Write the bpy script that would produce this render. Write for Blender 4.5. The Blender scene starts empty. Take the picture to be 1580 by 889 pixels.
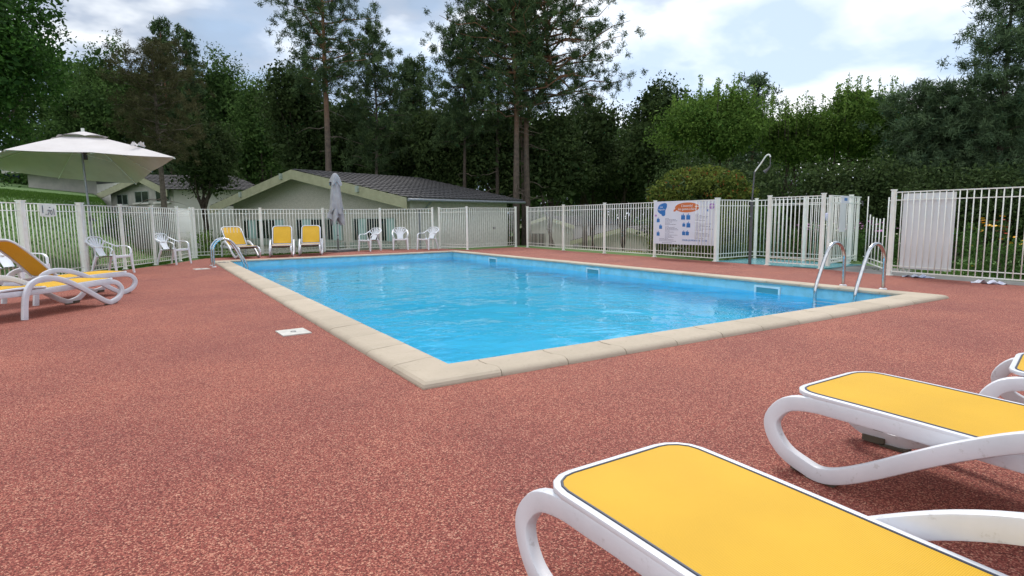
import bpy, bmesh, math, random
import numpy as np
from mathutils import Vector, Matrix

# ---------------------------------------------------------------- camera, sky, sun
scene = bpy.context.scene
COL = scene.collection
CAM = np.array([-1.5218, -3.2560, 0.9442])
FV = np.array([0.51993, 0.84600, -0.11815])
RV = np.array([0.85119, -0.52473, -0.01149])
UV = np.array([0.07172, 0.09459, 0.99293])
FOC = 908.4
cd = bpy.data.cameras.new('camera'); cam = bpy.data.objects.new('camera', cd); COL.objects.link(cam)
cd.sensor_width = 36.0; cd.lens = FOC / 1580 * 36.0; cd.clip_start = 0.05; cd.clip_end = 2000
m = Matrix(((RV[0], UV[0], -FV[0], CAM[0]), (RV[1], UV[1], -FV[1], CAM[1]), (RV[2], UV[2], -FV[2], CAM[2]), (0, 0, 0, 1)))
cam.matrix_world = m
scene.camera = cam
scene.view_settings.view_transform = 'Standard'
scene.view_settings.look = 'None'
scene.view_settings.exposure = 1.0
scene.view_settings.gamma = 1.0
try:
    scene.cycles.use_denoising = True
    scene.cycles.max_bounces = 8
    scene.cycles.transparent_max_bounces = 12
except Exception:
    pass

SUN_EL = math.radians(52); SUN_AZ = math.radians(38)     # azimuth from +Y towards +X
w = bpy.data.worlds.new("World"); scene.world = w; w.use_nodes = True
nt = w.node_tree; nt.nodes.clear()
def N(nt, typ, **kw):
    n = nt.nodes.new(typ)
    for k, v in kw.items():
        if k == 'inp':
            for a, b in v.items():
                n.inputs[a].default_value = b
        else:
            setattr(n, k, v)
    return n
def ramp(nt, fac, stops, interp='LINEAR'):
    r = nt.nodes.new('ShaderNodeValToRGB'); r.color_ramp.interpolation = interp
    els = r.color_ramp.elements
    while len(els) < len(stops): els.new(0.5)
    for e, (p, c) in zip(els, stops):
        e.position = p; e.color = (c[0], c[1], c[2], 1) if hasattr(c, '__len__') else (c, c, c, 1)
    nt.links.new(fac, r.inputs[0]); return r
L = nt.links.new
sky = N(nt, 'ShaderNodeTexSky', sky_type='NISHITA', sun_disc=False, sun_elevation=SUN_EL, sun_rotation=SUN_AZ)
tc = N(nt, 'ShaderNodeTexCoord')
sep = N(nt, 'ShaderNodeSeparateXYZ'); L(tc.outputs['Generated'], sep.inputs[0])
zz = N(nt, 'ShaderNodeMath', operation='MAXIMUM', inp={1: 0.0}); L(sep.outputs[2], zz.inputs[0])
za = N(nt, 'ShaderNodeMath', operation='ADD', inp={1: 0.22}); L(zz.outputs[0], za.inputs[0])
dx = N(nt, 'ShaderNodeMath', operation='DIVIDE'); L(sep.outputs[0], dx.inputs[0]); L(za.outputs[0], dx.inputs[1])
dy = N(nt, 'ShaderNodeMath', operation='DIVIDE'); L(sep.outputs[1], dy.inputs[0]); L(za.outputs[0], dy.inputs[1])
cb = N(nt, 'ShaderNodeCombineXYZ', inp={2: 3.7}); L(dx.outputs[0], cb.inputs[0]); L(dy.outputs[0], cb.inputs[1])
n1 = N(nt, 'ShaderNodeTexNoise', inp={'Scale': 0.85, 'Detail': 6.0, 'Roughness': 0.52, 'Distortion': 0.25}); L(cb.outputs[0], n1.inputs['Vector'])
n2 = N(nt, 'ShaderNodeTexNoise', inp={'Scale': 2.1, 'Detail': 5.0, 'Roughness': 0.5}); 
mp = N(nt, 'ShaderNodeMapping', inp={'Location': (6.2, -4.4, 0)}); L(cb.outputs[0], mp.inputs[0]); L(mp.outputs[0], n2.inputs['Vector'])
# cloud brightens towards the hidden sun; unseen sky behind camera brightened as fill light
nrm = N(nt, 'ShaderNodeVectorMath', operation='DOT_PRODUCT')
L(tc.outputs['Generated'], nrm.inputs[0])
nrm.inputs[1].default_value = (math.sin(SUN_AZ + .35) * math.cos(.5), math.cos(SUN_AZ + .35) * math.cos(.5), math.sin(.5))
glw = N(nt, 'ShaderNodeMapRange', inp={1: -1.0, 2: 1.0, 3: 0.0, 4: 1.0}); L(nrm.outputs['Value'], glw.inputs[0])
glow = ramp(nt, glw.outputs[0], [(0.0, .62), (.55, .55), (.80, .39), (.87, .38), (.99, .65)])
addg = N(nt, 'ShaderNodeMath', operation='ADD'); L(n2.outputs[0], addg.inputs[0]); L(glow.outputs[0], addg.inputs[1]); sub_ = N(nt, 'ShaderNodeMath', operation='SUBTRACT', inp={1: 0.52}); L(addg.outputs[0], sub_.inputs[0])
cc = ramp(nt, sub_.outputs[0], [(0.33, (2.2, 2.8, 3.7)), (0.41, (2.8, 3.2, 3.9)), (0.47, (4.6, 4.9, 5.3)), (0.53, (7.6, 7.6, 7.6))])
cov = ramp(nt, n1.outputs[0], [(0.38, 0.15), (0.54, 1.0)])
blue = N(nt, 'ShaderNodeMixRGB', blend_type='MIX', inp={0: 0.82, 2: (2.4, 3.3, 4.6, 1)}); L(sky.outputs[0], blue.inputs[1])
mx = N(nt, 'ShaderNodeMixRGB'); L(cov.outputs[0], mx.inputs[0]); L(blue.outputs[0], mx.inputs[1]); L(cc.outputs[0], mx.inputs[2])
bg = N(nt, 'ShaderNodeBackground', inp={'Strength': 0.10}); L(mx.outputs[0], bg.inputs[0])
wo = N(nt, 'ShaderNodeOutputWorld'); L(bg.outputs[0], wo.inputs[0])

sd = bpy.data.lights.new('sun', 'SUN'); so = bpy.data.objects.new('sun', sd); COL.objects.link(so)
sd.energy = 1.35; sd.angle = math.radians(15); sd.color = (1.0, 0.95, 0.88)
dirv = Vector((math.sin(SUN_AZ) * math.cos(SUN_EL), math.cos(SUN_AZ) * math.cos(SUN_EL), math.sin(SUN_EL)))
so.rotation_euler = dirv.to_track_quat('Z', 'Y').to_euler(); so.location = (0, 0, 30)

# ---------------------------------------------------------------- helpers
rng = np.random.default_rng(7); random.seed(7)
def at(px, py, depth):
    """world point on the sight line of a photo pixel at a given depth (used once, to survey positions)"""
    return CAM + depth * (FV + (px - 790) / FOC * RV + (444.5 - py) / FOC * UV)
def sm(a, b, x):
    t = min(1, max(0, (x - a) / (b - a))); return t * t * (3 - 2 * t)

def tag(o, label=None, cat=None, group=None, kind=None):
    if label: o['label'] = label
    if cat: o['category'] = cat
    if group: o['group'] = group
    if kind: o['kind'] = kind
    return o
def empty(name, loc=(0, 0, 0), rz=0.0, scale=1.0):
    o = bpy.data.objects.new(name, None); COL.objects.link(o); o.empty_display_size = .1
    o.location = loc; o.rotation_euler = (0, 0, rz); o.scale = (scale,) * 3
    return o
def children(o): return [c for c in bpy.data.objects if c.parent == o]
def copy_tree(o, parent=None):
    c = o.copy(); COL.objects.link(c); c.parent = parent
    for ch in children(o): copy_tree(ch, c)
    return c

class MB:
    def __init__(s): s.v = []; s.f = []; s.fm = []
    def add(s, vs, fs, mi=0):
        b = len(s.v); s.v += [tuple(p) for p in vs]; s.f += [tuple(b + i for i in f) for f in fs]; s.fm += [mi] * len(fs); return s
    def box(s, c, d, rz=0.0, mi=0):
        hx, hy, hz = d[0] / 2, d[1] / 2, d[2] / 2; cs, sn = math.cos(rz), math.sin(rz); vs = []
        for x, y, z in ((-1, -1, -1), (1, -1, -1), (1, 1, -1), (-1, 1, -1), (-1, -1, 1), (1, -1, 1), (1, 1, 1), (-1, 1, 1)):
            X, Y = x * hx, y * hy; vs.append((c[0] + X * cs - Y * sn, c[1] + X * sn + Y * cs, c[2] + z * hz))
        return s.add(vs, [(0, 3, 2, 1), (4, 5, 6, 7), (0, 1, 5, 4), (1, 2, 6, 5), (2, 3, 7, 6), (3, 0, 4, 7)], mi)
    def ring_sweep(s, path, prof, closed=False, up=(0, 0, 1), cap=True, scales=None, mi=0):
        """sweep a closed 2-D profile [(a,b)...] along a path; a = side axis, b = up axis"""
        P = [Vector(p) for p in path]; n = len(P); k = len(prof); vs = []
        up = Vector(up)
        for i, p in enumerate(P):
            if closed: t = P[(i + 1) % n] - P[i - 1]
            else: t = P[min(i + 1, n - 1)] - P[max(i - 1, 0)]
            t.normalize(); a = t.cross(up)
            if a.length < 1e-4: a = t.cross(Vector((1, 0, 0)))
            a.normalize(); b = a.cross(t); sc = scales[i] if scales else 1
            for (x, y) in prof: vs.append(p + a * x * sc + b * y * sc)
        fs = []
        for i in range(n if closed else n - 1):
            j = (i + 1) % n
            for q in range(k):
                r = (q + 1) % k; fs.append((i * k + q, i * k + r, j * k + r, j * k + q))
        if cap and not closed:
            fs.append(tuple(reversed(range(k)))); fs.append(tuple((n - 1) * k + q for q in range(k)))
        return s.add(vs, fs, mi)
    def tube(s, path, r, n=8, closed=False, scales=None, up=(0.013, 0.021, 1), mi=0):
        return s.ring_sweep(path, [(r * math.cos(2 * math.pi * q / n), r * math.sin(2 * math.pi * q / n)) for q in range(n)], closed, up, True, scales, mi)
    def build(s, name, mat, parent=None, smooth=False, **tg):
        me = bpy.data.meshes.new(name); me.from_pydata(s.v, [], s.f)
        mats = mat if isinstance(mat, (list, tuple)) else [mat]
        for mm in mats: me.materials.append(mm)
        if len(mats) > 1: me.polygons.foreach_set('material_index', s.fm)
        if smooth: 
            me.polygons.foreach_set('use_smooth', [True] * len(me.polygons))
            try: me.set_sharp_from_angle(angle=math.radians(42))
            except Exception: pass
        me.update()
        o = bpy.data.objects.new(name, me); COL.objects.link(o); o.parent = parent
        return tag(o, **tg)
def obj(name, mesh, parent=None, loc=(0, 0, 0), rz=0.0, **tg):
    o = bpy.data.objects.new(name, mesh); COL.objects.link(o); o.parent = parent; o.location = loc; o.rotation_euler = (0, 0, rz)
    return tag(o, **tg)
def rprof(wd, h, r=0.3, n=3):
    """rounded rectangle profile"""
    rr = r * min(wd, h); pts = []
    for (cx, cy, a0) in ((wd / 2 - rr, h / 2 - rr, 0), (-wd / 2 + rr, h / 2 - rr, 90), (-wd / 2 + rr, -h / 2 + rr, 180), (wd / 2 - rr, -h / 2 + rr, 270)):
        for i in range(n):
            a = math.radians(a0 + 90 * i / (n - 1)); pts.append((cx + rr * math.cos(a), cy + rr * math.sin(a)))
    return pts
def spline(pts, per=6, closed=False):
    P = [np.array(p, float) for p in pts]; n = len(P); out = []
    rngi = range(n) if closed else range(n - 1)
    for i in rngi:
        p0 = P[i - 1] if (closed or i > 0) else P[0]; p1 = P[i]; p2 = P[(i + 1) % n]; p3 = P[(i + 2) % n] if (closed or i + 2 < n) else P[-1]
        for k in range(per):
            t = k / per
            out.append(0.5 * ((2 * p1) + (-p0 + p2) * t + (2 * p0 - 5 * p1 + 4 * p2 - p3) * t * t + (-p0 + 3 * p1 - 3 * p2 + p3) * t ** 3))
    if not closed: out.append(P[-1])
    return [tuple(p) for p in out]

# ---------------------------------------------------------------- materials
def mat(name, c1, c2=None, scale=8.0, rough=0.6, metal=0.0, bump=0.0, bscale=None, detail=4.0, coords='Object', spec=0.5, stops=(0.35, 0.65)):
    m = bpy.data.materials.new(name); m.use_nodes = True; nt = m.node_tree; L = nt.links.new
    b = nt.nodes['Principled BSDF']; b.inputs['Roughness'].default_value = rough; b.inputs['Metallic'].default_value = metal
    b.inputs['Specular IOR Level'].default_value = spec
    b.inputs['Base Color'].default_value = (*c1, 1)
    tc = N(nt, 'ShaderNodeTexCoord')
    if c2:
        n = N(nt, 'ShaderNodeTexNoise', inp={'Scale': scale, 'Detail': detail, 'Roughness': 0.6}); L(tc.outputs[coords], n.inputs['Vector'])
        r = ramp(nt, n.outputs[0], [(stops[0], c1), (stops[1], c2)]); L(r.outputs[0], b.inputs['Base Color'])
    if bump:
        n = N(nt, 'ShaderNodeTexNoise', inp={'Scale': bscale or scale * 4, 'Detail': 4.0}); L(tc.outputs[coords], n.inputs['Vector'])
        bp = N(nt, 'ShaderNodeBump', inp={'Strength': bump, 'Distance': 0.01}); L(n.outputs[0], bp.inputs['Height']); L(bp.outputs[0], b.inputs['Normal'])
    return m
M = {}
M['white_plastic'] = mat('white_plastic', (.70, .71, .76), (.62, .64, .69), 5, .38, bump=.05, bscale=60)
M['chair_plastic'] = mat('chair_plastic', (.80, .82, .86), (.74, .77, .82), 5, .35)
M['white_metal'] = mat('white_painted_metal', (.80, .83, .79), (.68, .72, .67), 3, .42)
M['fence_paint'] = mat('fence_paint', (.85, .86, .82), (.78, .80, .75), 2.5, .45)
M['steel'] = mat('brushed_steel', (.62, .63, .65), (.5, .51, .54), 20, .18, metal=1)
M['galv'] = mat('galvanised_steel', (.34, .36, .38), (.26, .28, .30), 14, .45, metal=.6)
M['dark_metal'] = mat('dark_metal', (.10, .10, .11), (.07, .07, .075), 8, .5)
M['rubber'] = mat('khaki_rubber', (.12, .11, .08), (.09, .08, .06), 8, .8)
M['piping'] = mat('dark_piping', (.03, .04, .07), None, rough=.5)
M['coping'] = mat('cast_stone_coping', (.50, .425, .335), (.43, .365, .285), 3.0, .78, bump=.25, bscale=160, detail=8)
M['joint'] = mat('joint_mortar', (.16, .13, .10), (.11, .09, .07), 20, .9)
M['canopy'] = mat('parasol_cloth', (.63, .60, .60), (.57, .54, .54), 2.2, .85, bump=.15, bscale=9)
M['canopy_grey'] = mat('grey_parasol_cloth', (.40, .41, .44), (.30, .31, .34), 5, .85, bump=.4, bscale=14)
M['concrete'] = mat('concrete', (.15, .15, .145), (.10, .10, .10), 5, .9, bump=.3, bscale=90)
M['board'] = mat('board_face', (.72, .73, .81), (.67, .68, .77), 2, .4)
M['white_board'] = mat('privacy_sheet', (.70, .72, .74), (.64, .66, .68), 3, .5)
M['blue_print'] = mat('blue_print', (.02, .13, .42), (.03, .19, .5), 20, .4)
M['orange_print'] = mat('orange_print', (.62, .16, .04), (.58, .14, .035), 6, .4)
M['mauve_print'] = mat('mauve_print', (.42, .22, .56), None, rough=.4)
M['ink'] = mat('grey_ink', (.20, .20, .28), None, rough=.5)
M['dark_ink'] = mat('dark_ink', (.02, .03, .06), None, rough=.5)
M['white_print'] = mat('white_print', (.8, .8, .84), None, rough=.5)
M['render_wall'] = mat('pebbledash_wall', (.57, .54, .49), (.38, .365, .325), 26, .95, bump=.8, bscale=40)
M['side_wall'] = mat('rendered_side_wall', (.76, .74, .68), (.62, .60, .55), 9, .95, bump=.6, bscale=40)
M['pale_wall'] = mat('pale_wall', (.74, .72, .68), (.64, .62, .58), 1.2, .9)
M['grey_wall'] = mat('grey_wall', (.46, .45, .41), (.36, .355, .33), 1.6, .9)
M['fascia'] = mat('khaki_fascia', (.36, .36, .24), (.29, .29, .19), 3, .7)
M['pale_fascia'] = mat('pale_fascia', (.55, .55, .36), (.48, .48, .32), 3, .7)
M['glass'] = mat('window_glass', (.02, .025, .03), None, rough=.06)
M['curtain'] = mat('teal_curtain', (.36, .52, .50), (.28, .42, .42), 3, .9)
M['trim'] = mat('window_trim', (.33, .38, .34), (.27, .32, .29), 5, .7)
M['gutter'] = mat('zinc_gutter', (.36, .38, .42), (.28, .30, .34), 8, .4, metal=.5)
M['footbath'] = mat('footbath_floor', (.12, .34, .38), (.09, .27, .32), 4, .25, bump=.1)
M['skimmer'] = mat('skimmer_plastic', (.62, .78, .84), (.55, .72, .80), 9, .4)
M['skimmer_dark'] = mat('skimmer_throat', (.07, .30, .38), None, rough=.4)
M['car_paint'] = mat('blue_car_paint', (.015, .03, .12), None, rough=.2)
M['yellow_panel'] = mat('yellow_panel', (.55, .40, .03), (.48, .34, .03), 4, .6)
M['bark'] = mat('grey_bark', (.085, .065, .05), (.045, .036, .03), 9, .95, bump=.8, bscale=30)
M['pale_bark'] = mat('pale_brown_bark', (.17, .14, .11), (.09, .075, .06), 9, .95, bump=.8, bscale=30)
M['towel'] = mat('white_cloth', (.72, .73, .78), (.5, .52, .66), 12, .9)
M['flower_y'] = mat('orange_petals', (.75, .36, .02), (.8, .5, .03), 5, .7)
M['flower_r'] = mat('red_petals', (.42, .05, .04), (.55, .1, .05), 5, .7)
M['flower_p'] = mat('purple_petals', (.26, .07, .22), (.4, .14, .36), 5, .7)
M['flower_w'] = mat('white_petals', (.75, .72, .62), (.8, .78, .5), 5, .7)
M['ornament'] = mat('blue_ornament', (.06, .12, .5), (.5, .5, .7), 12, .5)

def pine_bark():
    m = mat('scots_pine_bark', (.13, .10, .08), (.07, .055, .045), 7, .95, bump=.9, bscale=22)
    nt = m.node_tree; L = nt.links.new; b = nt.nodes['Principled BSDF']
    src = b.inputs['Base Color'].links[0].from_socket
    tc = N(nt, 'ShaderNodeTexCoord'); sp = N(nt, 'ShaderNodeSeparateXYZ'); L(tc.outputs['Object'], sp.inputs[0])
    mr = N(nt, 'ShaderNodeMapRange', inp={1: 6.0, 2: 9.5}); L(sp.outputs[2], mr.inputs[0])
    n = N(nt, 'ShaderNodeTexNoise', inp={'Scale': 6.0, 'Detail': 4.0}); L(tc.outputs['Object'], n.inputs['Vector'])
    r = ramp(nt, n.outputs[0], [(.35, (.30, .14, .075)), (.65, (.19, .10, .065))])
    mx = N(nt, 'ShaderNodeMixRGB'); L(mr.outputs[0], mx.inputs[0]); L(src, mx.inputs[1]); L(r.outputs[0], mx.inputs[2])
    L(mx.outputs[0], b.inputs['Base Color']); return m
M['pine_bark'] = pine_bark()

def leaf_mat(name, dark, light, trans=0.25, rough=.55):
    m = bpy.data.materials.new(name); m.use_nodes = True; nt = m.node_tree; L = nt.links.new
    b = nt.nodes['Principled BSDF']; b.inputs['Roughness'].default_value = .8; b.inputs['Specular IOR Level'].default_value = .06
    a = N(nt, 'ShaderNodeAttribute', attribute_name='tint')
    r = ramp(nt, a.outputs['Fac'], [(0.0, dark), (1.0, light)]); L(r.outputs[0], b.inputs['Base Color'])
    t = N(nt, 'ShaderNodeBsdfTranslucent'); L(r.outputs[0], t.inputs[0])
    mx = N(nt, 'ShaderNodeMixShader', inp={0: trans}); L(b.outputs[0], mx.inputs[1]); L(t.outputs[0], mx.inputs[2])
    L(mx.outputs[0], nt.nodes['Material Output'].inputs[0]); return m
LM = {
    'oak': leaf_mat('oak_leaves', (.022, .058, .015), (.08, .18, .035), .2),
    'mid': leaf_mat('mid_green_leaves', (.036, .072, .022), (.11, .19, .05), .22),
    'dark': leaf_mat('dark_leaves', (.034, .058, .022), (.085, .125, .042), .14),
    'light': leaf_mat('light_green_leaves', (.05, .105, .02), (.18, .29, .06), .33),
    'pine': leaf_mat('pine_needles', (.04, .07, .036), (.12, .18, .07), .14),
    'bluepine': leaf_mat('blue_green_needles', (.05, .085, .048), (.13, .19, .095), .12),
    'brown': leaf_mat('brownish_needles', (0.05, 0.055, 0.026), (0.13, 0.125, 0.06), .2),
    'shrub': leaf_mat('photinia_leaves', (.035, .065, .014), (.18, .22, .045), .28),
    'shrub_red': leaf_mat('reddish_shoot_leaves', (.16, .05, .02), (.34, .11, .04), .3),
    'garden': leaf_mat('garden_leaves', (.03, .07, .018), (.10, .19, .05), .3),
    'grass': leaf_mat('grass_blades', (.045, .105, .018), (.11, .20, .04), .3),
}

def deck_mat():
    m = bpy.data.materials.new('red_rubber_granules'); m.use_nodes = True; nt = m.node_tree; L = nt.links.new
    b = nt.nodes['Principled BSDF']; b.inputs['Roughness'].default_value = .8; b.inputs['Specular IOR Level'].default_value = .3
    tc = N(nt, 'ShaderNodeTexCoord')
    v = N(nt, 'ShaderNodeTexVoronoi', inp={'Scale': 235.0, 'Randomness': 1.0}); L(tc.outputs['Object'], v.inputs['Vector'])
    sp = N(nt, 'ShaderNodeSeparateColor'); L(v.outputs['Color'], sp.inputs[0])
    r = ramp(nt, sp.outputs[0], [(0.0, (.05, .012, .010)), (.3, (.17, .031, .026)), (.62, (.365, .083, .066)), (.86, (.63, .23, .168)), (1.0, (.86, .49, .35))])
    n = N(nt, 'ShaderNodeTexNoise', inp={'Scale': 110.0, 'Detail': 3.0, 'Roughness': .7}); L(tc.outputs['Object'], n.inputs['Vector'])
    r2 = ramp(nt, n.outputs[0], [(0.33, (.12, .023, .019)), (.5, (.315, .077, .06)), (.67, (.60, .21, .148))])
    mx = N(nt, 'ShaderNodeMixRGB', inp={0: .30}); L(r.outputs[0], mx.inputs[1]); L(r2.outputs[0], mx.inputs[2])
    big = N(nt, 'ShaderNodeTexNoise', inp={'Scale': .9, 'Detail': 5.0, 'Roughness': .62}); L(tc.outputs['Object'], big.inputs['Vector'])
    rb = ramp(nt, big.outputs[0], [(0.3, (.64, .62, .64)), (.5, (.77, .79, .76)), (.72, (.92, .97, .88))])
    mu = N(nt, 'ShaderNodeMixRGB', blend_type='MULTIPLY', inp={0: 1.0}); L(mx.outputs[0], mu.inputs[1]); L(rb.outputs[0], mu.inputs[2])
    L(mu.outputs[0], b.inputs['Base Color'])
    bp = N(nt, 'ShaderNodeBump', inp={'Strength': .55, 'Distance': .004}); L(v.outputs['Distance'], bp.inputs['Height']); L(bp.outputs[0], b.inputs['Normal'])
    return m
M['deck'] = deck_mat()

def sling_mat():
    m = bpy.data.materials.new('yellow_sling_mesh'); m.use_nodes = True; nt = m.node_tree; L = nt.links.new
    b = nt.nodes['Principled BSDF']; b.inputs['Roughness'].default_value = .6; b.inputs['Specular IOR Level'].default_value = .3
    tc = N(nt, 'ShaderNodeTexCoord')
    w1 = N(nt, 'ShaderNodeTexWave', bands_direction='X', inp={'Scale': 75.0, 'Distortion': .3}); L(tc.outputs['Object'], w1.inputs['Vector'])
    w2 = N(nt, 'ShaderNodeTexWave', bands_direction='Y', inp={'Scale': 75.0, 'Distortion': .3}); L(tc.outputs['Object'], w2.inputs['Vector'])
    mu = N(nt, 'ShaderNodeMath', operation='MULTIPLY'); L(w1.outputs[1], mu.inputs[0]); L(w2.outputs[1], mu.inputs[1])
    r = ramp(nt, mu.outputs[0], [(0.0, (.70, .40, .02)), (.6, (.93, .59, .05))])
    n = N(nt, 'ShaderNodeTexNoise', inp={'Scale': 3.0, 'Detail': 5.0}); L(tc.outputs['Object'], n.inputs['Vector'])
    rb = ramp(nt, n.outputs[0], [(.3, (.90, .89, .86)), (.65, (1.0, 1.0, 1.0))])
    m2 = N(nt, 'ShaderNodeMixRGB', blend_type='MULTIPLY', inp={0: 1.0}); L(r.outputs[0], m2.inputs[1]); L(rb.outputs[0], m2.inputs[2])
    L(m2.outputs[0], b.inputs['Base Color'])
    bp = N(nt, 'ShaderNodeBump', inp={'Strength': .25, 'Distance': .002}); L(mu.outputs[0], bp.inputs['Height']); L(bp.outputs[0], b.inputs['Normal'])
    t = N(nt, 'ShaderNodeBsdfTranslucent', inp={0: (.85, .55, .05, 1)})
    mx = N(nt, 'ShaderNodeMixShader', inp={0: .2}); L(b.outputs[0], mx.inputs[1]); L(t.outputs[0], mx.inputs[2])
    L(mx.outputs[0], nt.nodes['Material Output'].inputs[0])
    return m
M['sling'] = sling_mat()
M['lid'] = mat('weathered_white_plastic', (.58, .57, .53), (.46, .45, .42), 14, .6)

def coping_vary():
    m = M['coping']; nt = m.node_tree; L = nt.links.new; b = nt.nodes['Principled BSDF']; src = b.inputs['Base Color'].links[0].from_socket
    oi = N(nt, 'ShaderNodeObjectInfo'); r = ramp(nt, oi.outputs['Random'], [(0.0, (.90, .89, .87)), (1.0, (1.06, 1.05, 1.04))])
    mu = N(nt, 'ShaderNodeMixRGB', blend_type='MULTIPLY', inp={0: 1.0}); L(src, mu.inputs[1]); L(r.outputs[0], mu.inputs[2])
    tc = N(nt, 'ShaderNodeTexCoord'); n = N(nt, 'ShaderNodeTexNoise', inp={'Scale': 22.0, 'Detail': 8.0, 'Roughness': .75}); L(tc.outputs['Object'], n.inputs['Vector'])
    r2 = ramp(nt, n.outputs[0], [(0.30, (.78, .76, .73)), (.45, (1, 1, 1))]); m2 = N(nt, 'ShaderNodeMixRGB', blend_type='MULTIPLY', inp={0: .8}); L(mu.outputs[0], m2.inputs[1]); L(r2.outputs[0], m2.inputs[2])
    L(m2.outputs[0], b.inputs['Base Color'])
coping_vary()
def dirt(m, amt=.6, scale=30, lo=.30, hi=.38, c=(.55, .52, .46)):
    nt = m.node_tree; L = nt.links.new; b = nt.nodes['Principled BSDF']; src = b.inputs['Base Color'].links[0].from_socket
    tc = N(nt, 'ShaderNodeTexCoord'); n = N(nt, 'ShaderNodeTexNoise', inp={'Scale': scale, 'Detail': 6.0, 'Roughness': .7}); L(tc.outputs['Object'], n.inputs['Vector'])
    r = ramp(nt, n.outputs[0], [(lo, c), (hi, (1, 1, 1))]); mu = N(nt, 'ShaderNodeMixRGB', blend_type='MULTIPLY', inp={0: amt}); L(src, mu.inputs[1]); L(r.outputs[0], mu.inputs[2]); L(mu.outputs[0], b.inputs['Base Color'])
dirt(M['white_plastic'], .5, 24, .30, .40); dirt(M['fence_paint'], .5, 6, .32, .5, (.74, .72, .66)); dirt(M['canopy'], .5, 3, .3, .5, (.86, .84, .80))
def ground_mat():
    m = mat('lawn', (.05, .11, .02), (.095, .175, .038), 1.3, .95, bump=.6, bscale=60, detail=10, stops=(.3, .7)); return m
M['lawn'] = ground_mat()

def liner_mat():
    m = mat('pool_liner', (.015, .67, .99), (.012, .63, .97), 2.0, .5)
    return m
M['liner'] = liner_mat()
M['liner_band'] = mat('liner_waterline', (.28, .64, .80), (.24, .58, .74), 6.0, .5)
dirt(M['liner_band'], .6, 5, .35, .55, (.72, .74, .66))

def water_mat():
    m = bpy.data.materials.new('pool_water'); m.use_nodes = True; nt = m.node_tree; L = nt.links.new; nt.nodes.remove(nt.nodes['Principled BSDF'])
    tc = N(nt, 'ShaderNodeTexCoord')
    a = N(nt, 'ShaderNodeTexNoise', inp={'Scale': 7.5, 'Detail': 2.5, 'Roughness': .5, 'Distortion': .6}); L(tc.outputs['Object'], a.inputs['Vector'])
    c = N(nt, 'ShaderNodeTexNoise', inp={'Scale': 1.5, 'Detail': 2.0}); L(tc.outputs['Object'], c.inputs['Vector'])
    mk = N(nt, 'ShaderNodeTexNoise', inp={'Scale': .55, 'Detail': 1.0}); L(tc.outputs['Object'], mk.inputs['Vector'])
    mr = ramp(nt, mk.outputs[0], [(.40, .18), (.60, 1.0)])
    mm = N(nt, 'ShaderNodeMath', operation='MULTIPLY'); L(a.outputs[0], mm.inputs[0]); L(mr.outputs[0], mm.inputs[1])
    b1 = N(nt, 'ShaderNodeBump', inp={'Strength': 1.0, 'Distance': .016}); L(mm.outputs[0], b1.inputs['Height'])
    b2 = N(nt, 'ShaderNodeBump', inp={'Strength': .55, 'Distance': .07}); L(c.outputs[0], b2.inputs['Height']); L(b1.outputs[0], b2.inputs['Normal'])
    g = N(nt, 'ShaderNodeBsdfGlass', inp={'IOR': 1.333, 'Roughness': 0.0, 'Color': (.95, 1.0, 1.0, 1)}); L(b2.outputs[0], g.inputs['Normal'])
    L(g.outputs[0], nt.nodes['Material Output'].inputs[0]); return m
M['water'] = water_mat()
def roof_mat():
    m = mat('grey_roof_tiles', (.095, .09, .092), (.045, .043, .045), 10, .9, bump=.8, bscale=30, detail=6); return m
M['roof'] = roof_mat()

# ---------------------------------------------------------------- ground, deck, pool
PX, PY, CW = 5.73, 11.70, 0.28      # pool opening and coping width
def ground_z(x, y):
    z = -0.035
    s = (x + 1.4) * -.898 + (y - 12) * .44
    hill = max(0, s - .3) * .2 if s < 10 else min(7, 1.94 + .112 * (s - 10))
    wl = 1 - sm(-2.4, -0.5, x + 0.06 * (y - 14))
    z += hill * wl
    z += -0.88 * sm(14.7, 17.2, y) * (1 - wl) 
    z += -2.4 * sm(9.5, 24, x) * sm(3, 10, y)
    z += -0.25 * sm(10, 16, x) * (1 - sm(3, 10, y))
    return z
def make_ground():
    xs = sorted(set([round(v, 3) for v in list(np.linspace(-14, 22, 73)) + list(np.linspace(24, 60, 19)) + [80, 110, 160, 260, 500, 900] + list(-np.linspace(16, 50, 12)) + [-70, -110, -180, -300, -600, -900] + [-.02, PX + .02]]))
    ys = sorted(set([round(v, 3) for v in list(np.linspace(-8, 30, 77)) + list(np.linspace(32, 80, 25)) + [100, 130, 180, 280, 500, 900] + [-12, -20, -40, -90, -200, -600] + [-.02, PY + .02]]))
    vs = [(x, y, ground_z(x, y)) for y in ys for x in xs]; nx = len(xs); fs = []
    for j in range(len(ys) - 1):
        for i in range(nx - 1):
            if xs[i] >= -.03 and xs[i + 1] <= PX + .03 and ys[j] >= -.03 and ys[j + 1] <= PY + .03: continue
            fs.append((j * nx + i, j * nx + i + 1, (j + 1) * nx + i + 1, (j + 1) * nx + i))
    mb = MB(); mb.add(vs, fs); return mb.build('lawn_ground', M['lawn'], smooth=True, kind='structure')
make_ground()

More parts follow.
